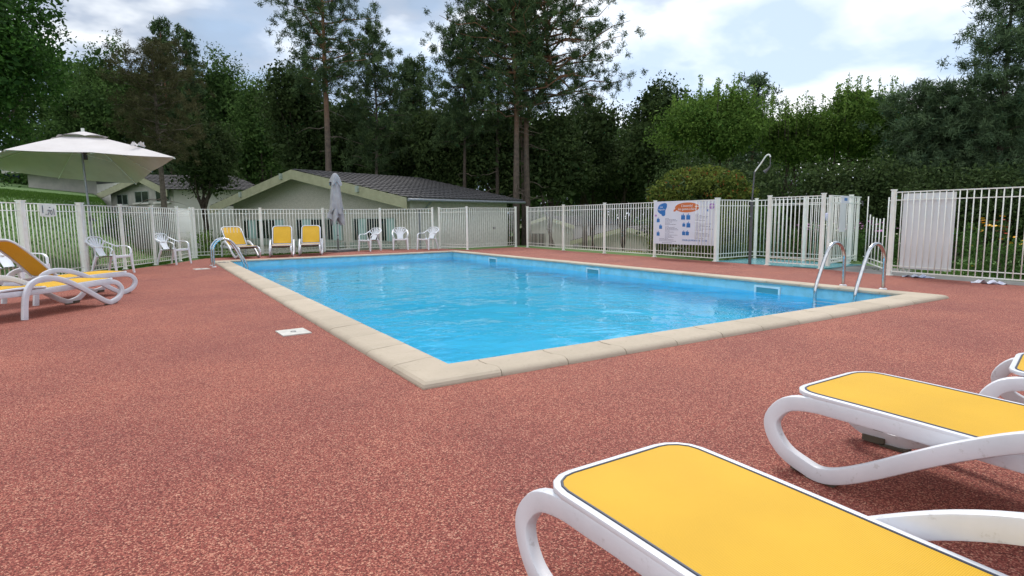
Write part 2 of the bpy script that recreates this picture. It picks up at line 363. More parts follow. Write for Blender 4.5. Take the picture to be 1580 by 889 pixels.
DECK = [(-14, -14), (8.25, -14), (8.0, -3), (8.05, -.3), (8.17, 1.36), (8.38, 2.5), (8.42, 3.75), (8.42, 4.92), (8.48, 6.73), (8.52, 8.56), (8.58, 10.45), (8.75, 12.55), (8.72, 13.12),
        (6.75, 12.62), (6.42, 13.9), (5.9, 14.15), (4.75, 14.85), (2.95, 14.35), (1.17, 13.92), (-.3, 13.75), (-.72, 12.95), (-1.3, 11.85), (-1.85, 10.95), (-2.42, 9.85), (-3.08, 8.62), (-3.8, 7.3), (-7, 1.5), (-14, -3)]
def make_deck():
    bm = bmesh.new()
    def loop(pts):
        vs = [bm.verts.new((x, y, 0)) for x, y in pts]
        return [bm.edges.new((vs[i], vs[(i + 1) % len(vs)])) for i in range(len(vs))]
    es = loop(DECK); es += loop([(-.1, -.1), (PX + .1, -.1), (PX + .1, PY + .1), (-.1, PY + .1)])
    bmesh.ops.triangle_fill(bm, use_beauty=True, use_dissolve=False, edges=es)
    bmesh.ops.recalc_face_normals(bm, faces=bm.faces)
    for f in bm.faces:
        if f.normal.z < 0: f.normal_flip()
    # thin slab edge so that the surfacing stands proud of the soil
    outer = [(x, y) for x, y in DECK]
    n = len(outer); 
    for i in range(n):
        a, b = outer[i], outer[(i + 1) % n]
        bm.faces.new([bm.verts.new((a[0], a[1], 0)), bm.verts.new((a[0], a[1], -.05)), bm.verts.new((b[0], b[1], -.05)), bm.verts.new((b[0], b[1], 0))])
    me = bpy.data.meshes.new('pool_deck'); bm.to_mesh(me); bm.free(); me.materials.append(M['deck'])
    return obj('pool_deck', me, kind='structure')
make_deck()
# grey concrete strip under the right-hand fence
mb = MB(); st = [(8.17, 1.34), (8.05, -.3), (8.0, -3), (8.1, -9)]; st2 = [(8.85, 1.75), (8.62, -.3), (8.6, -3), (8.7, -9)]
vs = [(x, y, -.004) for x, y in st] + [(x, y, -.004) for x, y in st2]; mb.add(vs, [(i, i + 4, i + 5, i + 1)[::-1] for i in range(3)])
mb.add([(8.17, 1.36, -.0045), (8.38, 2.5, -.0045), (9.9, 2.9, -.0045), (9.4, 1.6, -.0045)], [(0, 3, 2, 1)])
mb.build('concrete_strip', M['concrete'], kind='structure')
# footbath floor
mb = MB(); mb.box((9.13, 3.82, -.03), (1.40, 2.36, .07)); mb.box((8.46, 2.9, .012), (.10, .5, .016)); fb = mb.build('footbath_floor', M['footbath'], kind='structure')

pool = empty('swimming_pool', (0, 0, 0)); tag(pool, 'rectangular pool with pale blue liner edged by beige coping stones in the red deck', 'swimming pool')
WZ = -0.125
mb = MB(); D = -1.3
mb.add([(0, 0, D), (PX, 0, D), (PX, PY, D), (0, PY, D)], [(0, 1, 2, 3)])
mb.add([(0, 0, D), (PX, 0, D), (PX, PY, D), (0, PY, D), (0, 0, WZ + .0), (PX, 0, WZ), (PX, PY, WZ), (0, PY, WZ)], [(0, 4, 5, 1), (1, 5, 6, 2), (2, 6, 7, 3), (3, 7, 4, 0)])
mb.build('liner', M['liner'], pool)
mb = MB(); z0, z1 = WZ, .012
mb.add([(0, 0, z0), (PX, 0, z0), (PX, PY, z0), (0, PY, z0), (0, 0, z1), (PX, 0, z1), (PX, PY, z1), (0, PY, z1)], [(0, 4, 5, 1), (1, 5, 6, 2), (2, 6, 7, 3), (3, 7, 4, 0)])
mb.build('liner_band', M['liner_band'], pool)
mb = MB(); mb.add([(.002, .002, WZ), (PX - .002, .002, WZ), (PX - .002, PY - .002, WZ), (.002, PY - .002, WZ)], [(0, 1, 2, 3)])
mb.build('pool_water', M['water'], kind='structure')

# coping stones: bullnose section, wavy joints, one mesh per kind, shared
CH = .045
def cop_prof():  # (t across from inner edge to outer, z)
    return [(-.03, .006), (-.034, .022), (-.03, .036), (-.015, .0455), (.03, CH + .0), (.10, CH - .002), (.18, CH - .003), (.225, CH - .005), (.25, CH - .010), (.27, CH - .022), (.279, CH - .036), (.281, -.01)]
def swave(t): return -.016 * math.sin(2 * math.pi * max(0, min(1, (t + .03) / .31)))
def stone_mesh(name, x0, x1, wavy0=True, wavy1=True, gap=.003, mitre0=False, mitre1=False, dark=None):
    pr = cop_prof(); k = len(pr); vs = []; fs = []; nx = 5
    for i in range(nx):
        f = i / (nx - 1)
        for (t, z) in pr:
            a = x0 + (0 if mitre0 else gap) + (swave(t) if wavy0 else 0) - (t if mitre0 else 0)
            b = x1 - (0 if mitre1 else gap) + (swave(t) if wavy1 else 0) + (t if mitre1 else 0)
            e = .0025 if (((i == 0 and not mitre0) or (i == nx - 1 and not mitre1)) and .0 <= t <= .26) else 0
            vs.append((a + (b - a) * (0.02 if i == 1 else .98 if i == 3 else f), -t, z - e))
    for i in range(nx - 1):
        for q in range(k - 1): fs.append((i * k + q, i * k + q + 1, (i + 1) * k + q + 1, (i + 1) * k + q))
    fs.append(tuple(range(k))); fs.append(tuple(reversed([(nx - 1) * k + q for q in range(k)])))
    mb = MB(); mb.add(vs, fs); me = bpy.data.meshes.new(name); me.from_pydata(mb.v, [], mb.f); me.materials.append(M['coping'])
    nq = k - 1; me.polygons.foreach_set('use_smooth', [(i % nq) >= 7 if i < 4 * nq else False for i in range(len(me.polygons))])
    me.update(); return me
STD = stone_mesh('coping_stone', 0, .5)
CORN = []
def run(origin, rz, length, first):
    cs, sn = math.cos(rz), math.sin(rz)
    n = int((length - first) / .5 + 1e-6); last = length - first - n * .5
    if last < .18: n -= 1; last += .5
    for k in range(n):
        d = first + .5 * k; j = random.uniform(-.0012, .0012)
        obj('coping_stone', STD, pool, (origin[0] + cs * d, origin[1] + sn * d, j), rz)
    CORN.append((origin, rz, length, first, last))
run((0, 0, 0), 0, PX, .23)
run((PX, 0, 0), math.pi / 2, PY, .30)
run((PX, PY, 0), math.pi, PX, .36)
run((0, PY, 0), -math.pi / 2, PY, PY - .23 - 22 * .5)
for q in range(4):      # each corner is one L-shaped stone: end of one side and start of the next
    o_, rz, ln, f_, l_ = CORN[q]; po_, prz, pln, pf_, pl_ = CORN[q - 1]; mb = MB()
    for me_, ang, off in ((stone_mesh('x', 0, f_, False, True, mitre0=True), rz, o_), (stone_mesh('x', 0, pl_, True, False, mitre1=True), prz, (po_[0] + math.cos(prz) * (pln - pl_), po_[1] + math.sin(prz) * (pln - pl_), 0))):
        ca, sa = math.cos(ang), math.sin(ang)
        mb.add([(off[0] + v.co.x * ca - v.co.y * sa, off[1] + v.co.x * sa + v.co.y * ca, v.co.z) for v in me_.vertices], [tuple(p.vertices) for p in me_.polygons][:-2] + [tuple([p.vertices for p in me_.polygons][-1 if me_.name and ang == rz else -2])])
        bpy.data.meshes.remove(me_)
    co = mb.build('coping_stone', M['coping'], pool); bmm = bmesh.new(); bmm.from_mesh(co.data); bmesh.ops.remove_doubles(bmm, verts=bmm.verts, dist=.0005); bmm.to_mesh(co.data); bmm.free()
# mortar bed showing dark in the open joints
mb = MB()
for (x0, y0, x1, y1) in ((-.26, -.26, PX + .26, -.02), (-.26, PY + .02, PX + .26, PY + .26), (-.26, -.02, -.02, PY + .02), (PX + .02, -.02, PX + .26, PY + .02)):
    mb.box(((x0 + x1) / 2, (y0 + y1) / 2, .002), (x1 - x0, y1 - y0, .03))
mb.build('mortar_bed', M['joint'], pool)
# skimmers in the far long wall
for y0 in (1.78, 5.54, 9.42):
    f = MB(); X = PX - .012; hw, zt, zb, b = .20, -.03, -.20, .028
    f.box((X, y0, zt - b / 2), (.024, 2 * hw, b)); f.box((X, y0, zb + b / 2), (.024, 2 * hw, b))
    f.box((X, y0 - hw + b / 2, (zt + zb) / 2), (.024, b, zt - zb - 2 * b)); f.box((X, y0 + hw - b / 2, (zt + zb) / 2), (.024, b, zt - zb - 2 * b))
    fo = f.build('skimmer_frame', M['skimmer'], pool)
    t = MB(); t.box((X + .006, y0, (zt + zb) / 2), (.010, 2 * hw - 2 * b, zt - zb - 2 * b)); t.build('skimmer_mouth', M['skimmer_dark'], fo)
# depth marking on the coping near the far left corner
mb = MB()
mb.box((-.20, 11.12, CH + .0006), (.10, .10, .003)); mb.box((-.12, 11.16, CH + .0006), (.05, .26, .003)); mb.box((-.06, 11.10, CH + .0006), (.03, .2, .003))
mb.build('painted_marking', M['dark_ink'], pool)

# deck covers (skimmer lids)
def lid(c, rz, d, label):
    t = empty('deck_cover', (*c, 0), rz); tag(t, label, 'access cover')
    mb = MB(); pr = [(-d[0] / 2, -d[1] / 2), (d[0] / 2, -d[1] / 2), (d[0] / 2, d[1] / 2), (-d[0] / 2, d[1] / 2)]
    mb.box((0, 0, .004), (d[0], d[1], .008)); mb.build('lid', M['lid'], t)
    mb = MB(); mb.tube([(0.022 * math.cos(a), 0.022 * math.sin(a), .009) for a in np.linspace(0, 2 * math.pi, 12, endpoint=False)], .002, 4, closed=True); mb.build('finger_hole', M['dark_ink'], t)
lid((-.53, 1.91), math.radians(3), (.23, .27), 'white rectangular cover plate set in the red deck left of the near pool corner')
lid((-.66, 9.98), math.radians(10), (.26, .26), 'small white cover plate in the deck beside the foot of the far left pool ladder')

# ---------------------------------------------------------------- ladders
def ladder(name, loc, rz, label):
    """local: +x away from the pool, y along the wall; wall line at x = 0"""
    t = empty(name, loc, rz); tag(t, label, 'pool ladder')
    for s in (-.25, .25):
        pts = spline([(.50, s, .0), (.50, s, .26), (.485, s, .42), (.40, s, .54), (.27, s, .58), (.14, s, .52), (.05, s, .39), (-.05, s, .19), (-.12, s, .03), (-.135, s, -.15), (-.135, s, -.9)], 6)
        mb = MB(); mb.tube(pts, .0215, 12); r = mb.build('handrail', M['steel'], t, smooth=True)
        mb = MB(); mb.tube([(.50, s, .0), (.50, s, .012), (.50, s, .02)], .045, 14, scales=[1, 1, .6]); mb.build('flange', M['white_plastic'], r, smooth=True)
    for k in range(3):
        mb = MB(); mb.ring_sweep([(-.135, -.23, -.28 - .25 * k), (-.135, .23, -.28 - .25 * k)], rprof(.08, .025)); mb.build('tread', M['white_plastic'], t)
    return t
ladder('pool_ladder', (5.78, .80, 0.0), 0, 'stainless pool ladder with two curved handrails by the right end of the pool')
ladder('pool_ladder', (.10, 10.60, 0.0), math.pi, 'stainless pool ladder at the far left corner in front of the angled lounger')

# ---------------------------------------------------------------- fences
POSTH = 1.29
def post_mesh():
    mb = MB(); mb.ring_sweep([(0, 0, 0), (0, 0, POSTH)], rprof(.058, .058, .18), up=(0, 1, 0))
    mb.box((0, 0, POSTH + .009), (.066, .066, .018)); mb.box((0, 0, .004), (.085, .085, .008))
    me = bpy.data.meshes.new('fence_post'); me.from_pydata(mb.v, [], mb.f); me.materials.append(M['fence_paint']); return me
POST = post_mesh()
def bar_mesh(z0, z1, r=.0078):
    mb = MB(); mb.tube([(0, 0, z0), (0, 0, z1)], r, 6, up=(0, 1, 0)); me = bpy.data.meshes.new('bar'); me.from_pydata(mb.v, [], mb.f); me.materials.append(M['fence_paint'])
    me.polygons.foreach_set('use_smooth', [True] * len(me.polygons)); return me
BAR = bar_mesh(.065, 1.262)
def panel(parent, a, b, barm=BAR, gap=.0, zs=(1.262, 1.145, .15, .065), sp=.0865):
    a = np.array(a, float); b = np.array(b, float); d = b - a; ln = np.linalg.norm(d); u = d / ln; rz = math.atan2(u[1], u[0])
    a2 = a + u * (.036 + gap); b2 = b - u * (.036 + gap); l2 = np.linalg.norm(b2 - a2)
    mb = MB()
    for z in zs:
        mb.box(((a2[0] + b2[0]) / 2, (a2[1] + b2[1]) / 2, z), (l2, .016 if z in (zs[0], zs[-1]) else .010, .016 if z in (zs[0], zs[-1]) else .013), rz)
    if zs[0] > 1.2:
        for e_ in (a2, b2): mb.box((e_[0], e_[1], (zs[0] + zs[-1]) / 2), (.013, .013, zs[0] - zs[-1]), rz)
    rail = mb.build('fence_panel', M['fence_paint'], parent)
    n = max(2, int(round(l2 / sp)))
    for k in range(1, n):
        p = a2 + (b2 - a2) * k / n; obj('bar', barm, rail, (p[0], p[1], 0), rz)
    return rail
def fence(name, pts, label, skip=(), z=0):
    t = empty(name, (pts[0][0], pts[0][1], 0)); tag(t, label, 'fence', 'white barred pool fencing')
    o = t.location.copy()
    for i, p in enumerate(pts):
        if i not in skip:
            ang = math.atan2(pts[min(i + 1, len(pts) - 1)][1] - pts[max(i - 1, 0)][1], pts[min(i + 1, len(pts) - 1)][0] - pts[max(i - 1, 0)][0])
            po = obj('fence_post', POST, t, (p[0] - o[0], p[1] - o[1], 0), ang); po.scale = (1.7, 1.5, 1) if pts is FL and i in (4, 5, 6) else (1, 1, 1)
    for a, b in zip(pts[:-1], pts[1:]): panel(t, (a[0] - o[0], a[1] - o[1]), (b[0] - o[0], b[1] - o[1]))
    return t
FL = [(-.56, 14.12), (-.90, 13.0), (-1.42, 11.98), (-1.96, 11.0), (-2.53, 9.92), (-3.18, 8.66), (-3.84, 7.38)]
fence('barred_fence', FL, 'run of white barred fence on the left behind the loungers and open parasol')
fence('barred_fence', [(-.49, 14.18), (1.17, 14.42), (2.95, 14.72), (4.81, 15.04), (6.23, 14.14)], 'white barred fence across the back, before the wide bungalow')
fence('barred_fence', [(6.42, 14.04), (6.70, 12.68), (8.76, 13.20)], 'short white fence zigzag at the far pool corner')
fence('barred_fence', [(8.83, 12.60), (8.66, 10.45), (8.58, 8.56), (8.54, 6.73), (8.46, 4.92)], 'white barred fence along the right long side, carrying the information board')
fence('barred_fence', [(8.52, 4.93), (9.81, 4.97), (9.84, 3.86), (9.86, 2.96)], 'white barred fence around the back of the turquoise footbath')
fence('barred_fence', [(8.45, 3.70), (8.40, 2.63)], 'white barred fence panel in front of the turquoise footbath')
FR = [(8.17, 1.40), (8.05, -.62), (7.98, -2.6)]
rf = fence('barred_fence', FR, 'nearest white barred fence at the right edge, with the plain screen sheet')

# gate standing open outwards
g = empty('open_gate', (8.44, 2.545, 0), math.radians(13)); tag(g, 'white barred gate standing open by the footbath with notices fixed on it', 'gate')
mb = MB(); GL = 1.62
for (x, wd) in ((.03, .05), (.10, .02), (GL, .045), (GL - .36, .045)): mb.box((x, 0, .66), (wd, .045, 1.22))
for z in (1.262, 1.145): mb.box((GL / 2 + .1, 0, z), (GL + .1, .02, .018))
for z in (.10, .155): mb.box((GL / 2, 0, z), (GL - .06, .026, .024))
mb.build('gate_frame', M['white_metal'], g)
GB = bar_mesh(.11, 1.262)
for k in range(14):
    x = .20 + k * .095
    if abs(x - GL + .36) > .04: obj('bar', GB, g, (x, 0, 0))
mb = MB(); mb.box((.62, -.03, .88), (.34, .008, .50)); mb.build('notice_sheet', M['white_board'], g)
n_ = MB(); n_.box((.72, -.03, 1.20), (.42, .008, .13)); q = n_.build('notice_header', M['board'], g)
n_ = MB(); n_.box((.74, -.0355, 1.205), (.16, .003, .05)); n_.build('pictogram', M['blue_print'], q)
mb = MB(); mb.tube([(GL + .02, -.02, 1.18), (GL + .02, -.06, 1.18), (GL + .02, -.07, 1.10)], .012, 6); mb.build('latch', M['dark_metal'], g)
# low fence of short pickets with dipping tops
pk = empty('low_picket_fence', (9.9, 2.7, 0)); tag(pk, 'low white pickets with a dipping top between the open gate and the right fence', 'fence')
A = np.array([9.9, 2.72]); B = np.array([8.22, 1.45]); rzz = math.atan2(*(B - A)[::-1])
mb = MB(); c_ = (A + B) / 2 - A
mb.box((c_[0], c_[1], .15), (np.linalg.norm(B - A), .013, .014), rzz); mb.box((c_[0], c_[1], .065), (np.linalg.norm(B - A), .016, .016), rzz); mb.build('rail', M['fence_paint'], pk)
hs = [1.26, .93, .89, .87, .86, .87, 1.20]
for k, h in enumerate(hs):
    p = (B - A) * (k + .6) / (len(hs) + .6); obj('picket', bar_mesh(.065, h, .009), pk, (p[0], p[1], 0))
mb = MB(); e_ = (B - A); mb.box((e_[0] * .965, e_[1] * .965, 1.145), (.22, .012, .014), rzz); mb.build('stub_rail', M['fence_paint'], pk)

# privacy sheet behind the bars of the near right fence
d = Vector((8.05 - 8.17, -.62 - 1.40, 0)).normalized(); nn = Vector((-d.y, d.x, 0)) 
c = Vector((8.17, 1.40, 0)) + d * .48; off = Vector((.03, 0, 0))
mb = MB(); k = 24; LW = .70
vs = []
for i in range(k + 1):
    s = -LW / 2 + LW * i / k; wv = .0010 * math.cos(2 * math.pi * s / .0865)
    for (zz_, th) in ((.115, 0), (1.238, 0), (1.238, .006), (.115, .006)):
        p = c + d * s + Vector((.026 + wv + th, 0, 0)); vs.append((p.x, p.y, zz_))
fs = []
for i in range(k):
    for q in range(4): fs.append((i * 4 + q, i * 4 + (q + 1) % 4, i * 4 + 4 + (q + 1) % 4, i * 4 + 4 + q))
fs += [(0, 1, 2, 3), tuple(k * 4 + q for q in (3, 2, 1, 0))]
mb.add(vs, fs); tag(mb.build('screen_sheet', M['white_board'], smooth=False), 'plain pale grey sheet tied behind the bars of the near right fence', 'screen')

# ---------------------------------------------------------------- text and information board
def text_mesh(body, size, name='lettering', extr=.0008):
    cu = bpy.data.curves.new(name, 'FONT'); cu.body = body; cu.size = size; cu.align_x = 'CENTER'; cu.align_y = 'CENTER'; cu.extrude = extr; cu.resolution_u = 3
    to = bpy.data.objects.new(name, cu); COL.objects.link(to)
    dg = bpy.context.evaluated_depsgraph_get(); me = bpy.data.meshes.new_from_object(to.evaluated_get(dg)); bpy.data.objects.remove(to); bpy.data.curves.remove(cu)
    me.name = name; me.materials.clear(); return me
board = empty('information_board', (8.475, 5.83, 0)); board.rotation_euler = (math.radians(90), 0, math.radians(-90 + 2.0))
tag(board, 'pale printed information board with blue and orange bubbles hung on the right fence', 'sign')
BW, BH, BZ = 1.66, .955, .32
def bp(u, v): return ((u - .5) * BW, BZ + v * BH)
mb = MB(); mb.box((0, BZ + BH / 2, 0), (BW, BH, .008)); mb.build('panel', M['board'], board)
def blob(pts, m_, name, z=.0052):
    P = spline([(*bp(u, v), z) for u, v in pts], 6, closed=True); mb = MB(); n = len(P)
    mb.add(list(P) + [(p[0], p[1], p[2] - .002) for p in P], [tuple(range(n))] + [(i, i + n, (i + 1) % n + n, (i + 1) % n) for i in range(n)])
    return mb.build(name, m_, board)
def ell(u, v, a, b, m_, name, z=.0052): return blob([(u + a * math.cos(t), v + b * math.sin(t)) for t in np.linspace(0, 2 * math.pi, 10, endpoint=False)], m_, name, z)
bb = blob([(.06, .80), (.08, .90), (.15, .955), (.215, .95), (.225, .87), (.20, .79), (.195, .70), (.13, .70), (.08, .74)], M['blue_print'], 'blue_bubble')
ell(.165, .70, .035, .045, M['blue_print'], 'blue_dot', .0066)
ob = ell(.565, .845, .20, .112, M['orange_print'], 'orange_bubble')
blob([(.35, .80), (.39, .82), (.38, .77), (.345, .755)], M['orange_print'], 'bubble_tail', .0066)
ell(.955, .86, .04, .068, M['mauve_print'], 'mauve_dot'); ell(.90, .77, .016, .028, M['blue_print'], 'blue_dot'); ell(.03, .67, .018, .026, M['mauve_print'], 'mauve_dot')
def lett(body, u, v, size, m_, parent=board):
    me = text_mesh(body, size); me.materials.append(m_); o = obj('lettering', me, board); x, y = bp(u, v); o.location = (x, y, .0085)
lett("Les", .13, .87, .062, M['white_print']); lett("baignades", .135, .81, .050, M['white_print'])
lett("L'essentiel", .565, .885, .075, M['white_print']); lett("des gestes \u00e0 faire", .565, .81, .072, M['white_print'])
lett("POUR LES MOINS DE 13 ANS", .70, .10, .052, M['blue_print'])
def icon(u, v, s):
    mb = MB(); x, y = bp(u, v); mb.box((x, y, .0055), (s, s * .9, .003)); mb.box((x + s * .05, y + s * .62, .0055), (s * .16, s * .38, .003)); mb.box((x - s * .28, y + s * .52, .0055), (s * .14, s * .2, .003)); mb.build('icon', M['blue_print'], board)
for (u, v, s) in ((.075, .55, .085), (.12, .395, .085), (.078, .23, .085), (.505, .62, .105), (.59, .62, .105), (.52, .445, .075), (.595, .44, .10), (.52, .255, .085), (.58, .255, .085)): icon(u, v, s)
r_ = random.Random(3)
def para(u0, u1, v0, rows, step=.028):
    mb = MB()
    for k in range(rows):
        x, y = bp(u0, v0 - k * step); end = bp(u0 + (u1 - u0) * (r_.uniform(.45, 1) if k % 4 else .25), 0)[0]
        while x < end:
            wl = r_.uniform(.012, .05); mb.box((x + wl / 2, y, .005), (wl, .009, .0025)); x += wl + .010
    mb.build('printed_lines', M['ink'], board)
para(.20, .42, .60, 6); para(.20, .42, .42, 6); para(.20, .42, .24, 6); para(.70, .95, .69, 6); para(.70, .97, .50, 7); para(.70, .95, .29, 6); para(.10, .42, .125, 3); para(.15, .80, .03, 1)

# small number plate on the left fence
pc = (np.array(FL[4]) * .38 + np.array(FL[5]) * .62); pd = np.array(FL[4]) - np.array(FL[5]); ang = math.atan2(pd[1], pd[0])
sg = empty('depth_plate', (pc[0] - .06 + .09, pc[1] + .02 - .05, 1.165)); sg.rotation_euler = (math.radians(90), 0, ang); 
tag(sg, 'small white plate with black figures on top of the left fence', 'sign')
mb = MB(); Pp = [(-.19, .10), (.19, .085), (.20, -.10), (.0, -.118), (-.18, -.105)]
mb.add([(x, y, .004) for x, y in Pp] + [(x, y, -.004) for x, y in Pp], [(0, 4, 3, 2, 1), (5, 6, 7, 8, 9)] + [(i, (i + 1) % 5, (i + 1) % 5 + 5, i + 5) for i in range(5)]); mb.build('plate', M['white_metal'], sg)
for body, x, y, s in (("I", -.12, 0, .18), ("..70", .02, -.045, .12), ("1", .14, -.035, .15), ("-", .05, .05, .14)):
    me = text_mesh(body, s); me.materials.append(M['dark_ink']); o = obj('lettering', me, sg); o.location = (x, y, .006)

# ---------------------------------------------------------------- shower
sh = empty('outdoor_shower', (8.36, 4.02, 0)); tag(sh, 'slim dark shower column with bright hooked arm beside the footbath', 'shower')
mb = MB(); mb.ring_sweep([(0, 0, 0), (0, 0, 1.20)], rprof(.05, .05, .3), up=(0, 1, 0)); mb.build('column', M['dark_metal'], sh)
mb = MB(); mb.box((0, 0, 1.208), (.07, .07, .016)); mb.build('column_cap', M['white_metal'], sh)
mb = MB(); mb.tube([(0, 0, 1.2), (.01, -.01, 1.5), (.02, -.02, 1.78)], .014, 8); mb.build('riser', M['dark_metal'], sh, smooth=True)
mb = MB(); mb.tube(spline([(.02, -.02, 1.76), (.07, -.12, 1.92), (.10, -.18, 2.03), (.12, -.215, 2.065), (.135, -.245, 2.06), (.14, -.26, 2.02)], 5), .013, 10); mb.build('arm', M['white_metal'], sh, smooth=True)
mb = MB(); mb.tube([(.14, -.26, 2.02), (.142, -.262, 1.86)], .009, 8); mb.tube([(.142, -.262, 1.86), (.12, -.23, 1.80), (.09, -.19, 1.755), (.085, -.18, 1.745)], .019, 12, scales=[.6, 1.0, 1.7, 1.7]); mb.build('shower_head', M['dark_metal'], sh, smooth=True)
mb = MB(); mb.tube([(-.03, 0, .92), (-.06, 0, .92)], .018, 10); mb.build('push_button', M['steel'], sh, smooth=True)

# ---------------------------------------------------------------- lounger
def rr_path(x0, x1, hw, r, zf, n=5, taper=0.0, r0=None):
    """closed rounded rectangle from x0 (head) to x1 (foot)"""
    pts = []; r0 = r if r0 is None else r0
    for (cx, cy, a0, rr) in ((x1 - r, hw - r, 0, r), (x0 + r0, hw - r0, 90, r0), (x0 + r0, -hw + r0, 180, r0), (x1 - r, -hw + r, 270, r)):
        for i in range(n):
            a = math.radians(a0 + 90 * i / (n - 1)); pts.append((cx + rr * math.cos(a), cy + rr * math.sin(a)))
    out = []
    for i in range(len(pts)):     # subdivide long sides
        a = np.array(pts[i]); b = np.array(pts[(i + 1) % len(pts)]); k = max(1, int(np.linalg.norm(b - a) / .12))
        for q in range(k): p = a + (b - a) * q / k; out.append(p)
    return [(p[0], p[1], zf(p[0])) for p in out]
def sling(x0, x1, hw, r, zf, sag, r0=None, thick=.006):
    """a cloth panel with rounded corners: grid clipped to the outline row by row"""
    nx, ny = 30, 12; vs = []
    r0 = r if r0 is None else r0
    for i in range(nx + 1):
        f = i / nx; f = .5 - .5 * math.cos(math.pi * f); x = x0 + (x1 - x0) * f
        de, ds = x1 - x, x - x0; h = hw
        if de < r: h = hw - r + math.sqrt(max(0, r * r - (r - de) ** 2))
        if ds < r0: h = min(h, hw - r0 + math.sqrt(max(0, r0 * r0 - (r0 - ds) ** 2)))
        for j in range(ny + 1):
            g_ = -1 + 2 * j / ny; y = h * g_; e = min(1, de / .12) * min(1, ds / .12)
            vs.append((x, y, zf(x) - sag * (1 - g_ * g_) * e))
    k = ny + 1; fs = [(i * k + j, i * k + k + j, i * k + k + j + 1, i * k + j + 1) for i in range(nx) for j in range(ny)]
    mb = MB(); mb.add(vs, fs); b = len(vs); mb.add([(x, y, z - thick) for x, y, z in vs], [tuple(reversed(f)) for f in fs]); return mb
HX = -.16
def make_lounger(back_deg, arm_full=True):
    t = empty('sun_lounger')
    zf = lambda x: .330 + .012 * math.cos((x - .9) * 2.2) - .03 * max(0, (x - .80)) 
    for s in (-1, 1):
        yr, ya = .280 * s, .345 * s
        pts = [(-.86, yr, .315), (-.5, yr, .305), (0, yr, .30), (.45, yr, .308), (.66, yr, .308), (.79, yr, .305), (.895, yr + .004 * s, .278), (.955, yr + .012 * s, .205), (.94, yr + .02 * s, .135), (.875, yr + .03 * s, .075),
               (.79, yr + .036 * s, .045), (.71, yr + .044 * s, .033), (.62, yr + .055 * s, .062), (.50, ya, .13), (.36, ya, .220), (.22, ya, .305), (.06, ya, .388), (-.10, ya, .443), (-.26, ya, .46), (-.40, ya, .42), (-.48, ya, .33), (-.52, ya, .20), (-.545, ya, .0)]
        mb = MB(); mb.ring_sweep(spline(pts, 4), rprof(.066, .044, .22, 3), up=(0, 1, 0)); 
        mb.build('side_frame', M['white_plastic'], t, smooth=True)
        mb = MB(); mb.box((.71, yr + .03 * s, .006), (.12, .05, .012)); mb.box((.80, yr + .02 * s, .022), (.10, .03, .03)); mb.build('rubber_foot', M['rubber'], t)
    # seat
    mb = MB(); mb.ring_sweep(rr_path(HX, .875, .288, .105, lambda x: zf(x) + .004, r0=.03), rprof(.024, .020, .3, 3), closed=True); fr = mb.build('seat_frame', M['white_plastic'], t, smooth=True)
    mb = MB(); mb.tube(rr_path(HX + .02, .860, .273, .09, lambda x: zf(x) + .011, r0=.02), .005, 6, closed=True); mb.build('piping', M['piping'], fr, smooth=True)
    sling(HX + .02, .860, .273, .09, lambda x: zf(x) + .013, .009, r0=.02).build('seat_sling', M['sling'], t, smooth=True)
    for x in (.52, .05, -.50):
        mb = MB(); mb.ring_sweep([(x, -.275, .282), (x, 0, .276), (x, .275, .282)], rprof(.05, .028, .3)); mb.build('crossbar', M['rubber'] if x == .52 else M['white_plastic'], t)
    # backrest, in its own plane
    a = math.radians(back_deg); ca, sa = math.cos(a), math.sin(a); h0 = .345
    def tilt(mb):
        mb.v = [(HX - .02 + (-u) * -ca * 1 if False else HX - .02 - u * ca - (z) * sa * -1 * 0 + z * sa * -1 * -1, y, h0 + u * sa + z * ca) for (u, y, z) in mb.v]; return mb
    mb = MB(); mb.ring_sweep(rr_path(0.0, .78, .285, .11, lambda x: 0.0 + .02 * math.sin(x * 4), r0=.03), rprof(.038, .026, .4, 3), closed=True); bf = tilt(mb).build('back_frame', M['white_plastic'], t, smooth=True)
    mb = MB(); mb.tube(rr_path(.022, .757, .266, .095, lambda x: .010 + .02 * math.sin(x * 4), r0=.02), .0055, 6, closed=True); tilt(mb).build('piping', M['piping'], bf, smooth=True)
    tilt(sling(.022, .757, .267, .095, lambda x: .012 + .02 * math.sin(x * 4), .012, r0=.02)).build('back_sling', M['sling'], t, smooth=True)
    return t
LG = 'white framed loungers with yellow slings'
protoA = make_lounger(0)       # lying flat
protoB = make_lounger(46)      # back raised
def place_lounger(proto, used, foot_corner_mid, heading, sc, label):
    """foot_corner_mid: ground point midway between the two front feet (local x = .71); heading = foot direction"""
    o = proto if not used else copy_tree(proto)
    h = math.radians(heading); o.location = (foot_corner_mid[0] - .71 * sc * math.cos(h), foot_corner_mid[1] - .71 * sc * math.sin(h), 0)
    o.rotation_euler = (0, 0, h); o.scale = (sc,) * 3
    tag(o, label, 'sun lounger', LG); return o
place_lounger(protoA, False, (-.485, -2.235), 91, .84, 'largest yellow sling lounger in the bottom right foreground')
place_lounger(protoA, True, (.725, -2.12), 91, .85, 'yellow lounger behind the foreground one, side loop curling onto the red deck')
place_lounger(protoA, True, (1.70, -2.40), 104, .85, 'lounger cut by the right edge with only its rounded foot end showing')
place_lounger(protoA, True, (-2.16, 5.14), 50, .84, 'front left lounger lying flat nearest the fence and the edge of the photo')
place_lounger(protoB, False, (-2.03, 6.25), 38, .84, 'left lounger with raised yellow back behind the flat one')
hdF = math.degrees(math.atan2(-FV[1], -FV[0]))
place_lounger(protoB, True, (.62, 13.25), -80, .87, 'far lounger turned sideways behind the far left pool ladder')
place_lounger(protoB, True, (1.44, 13.15), -103, .87, 'left of the two far loungers facing the pool head on')
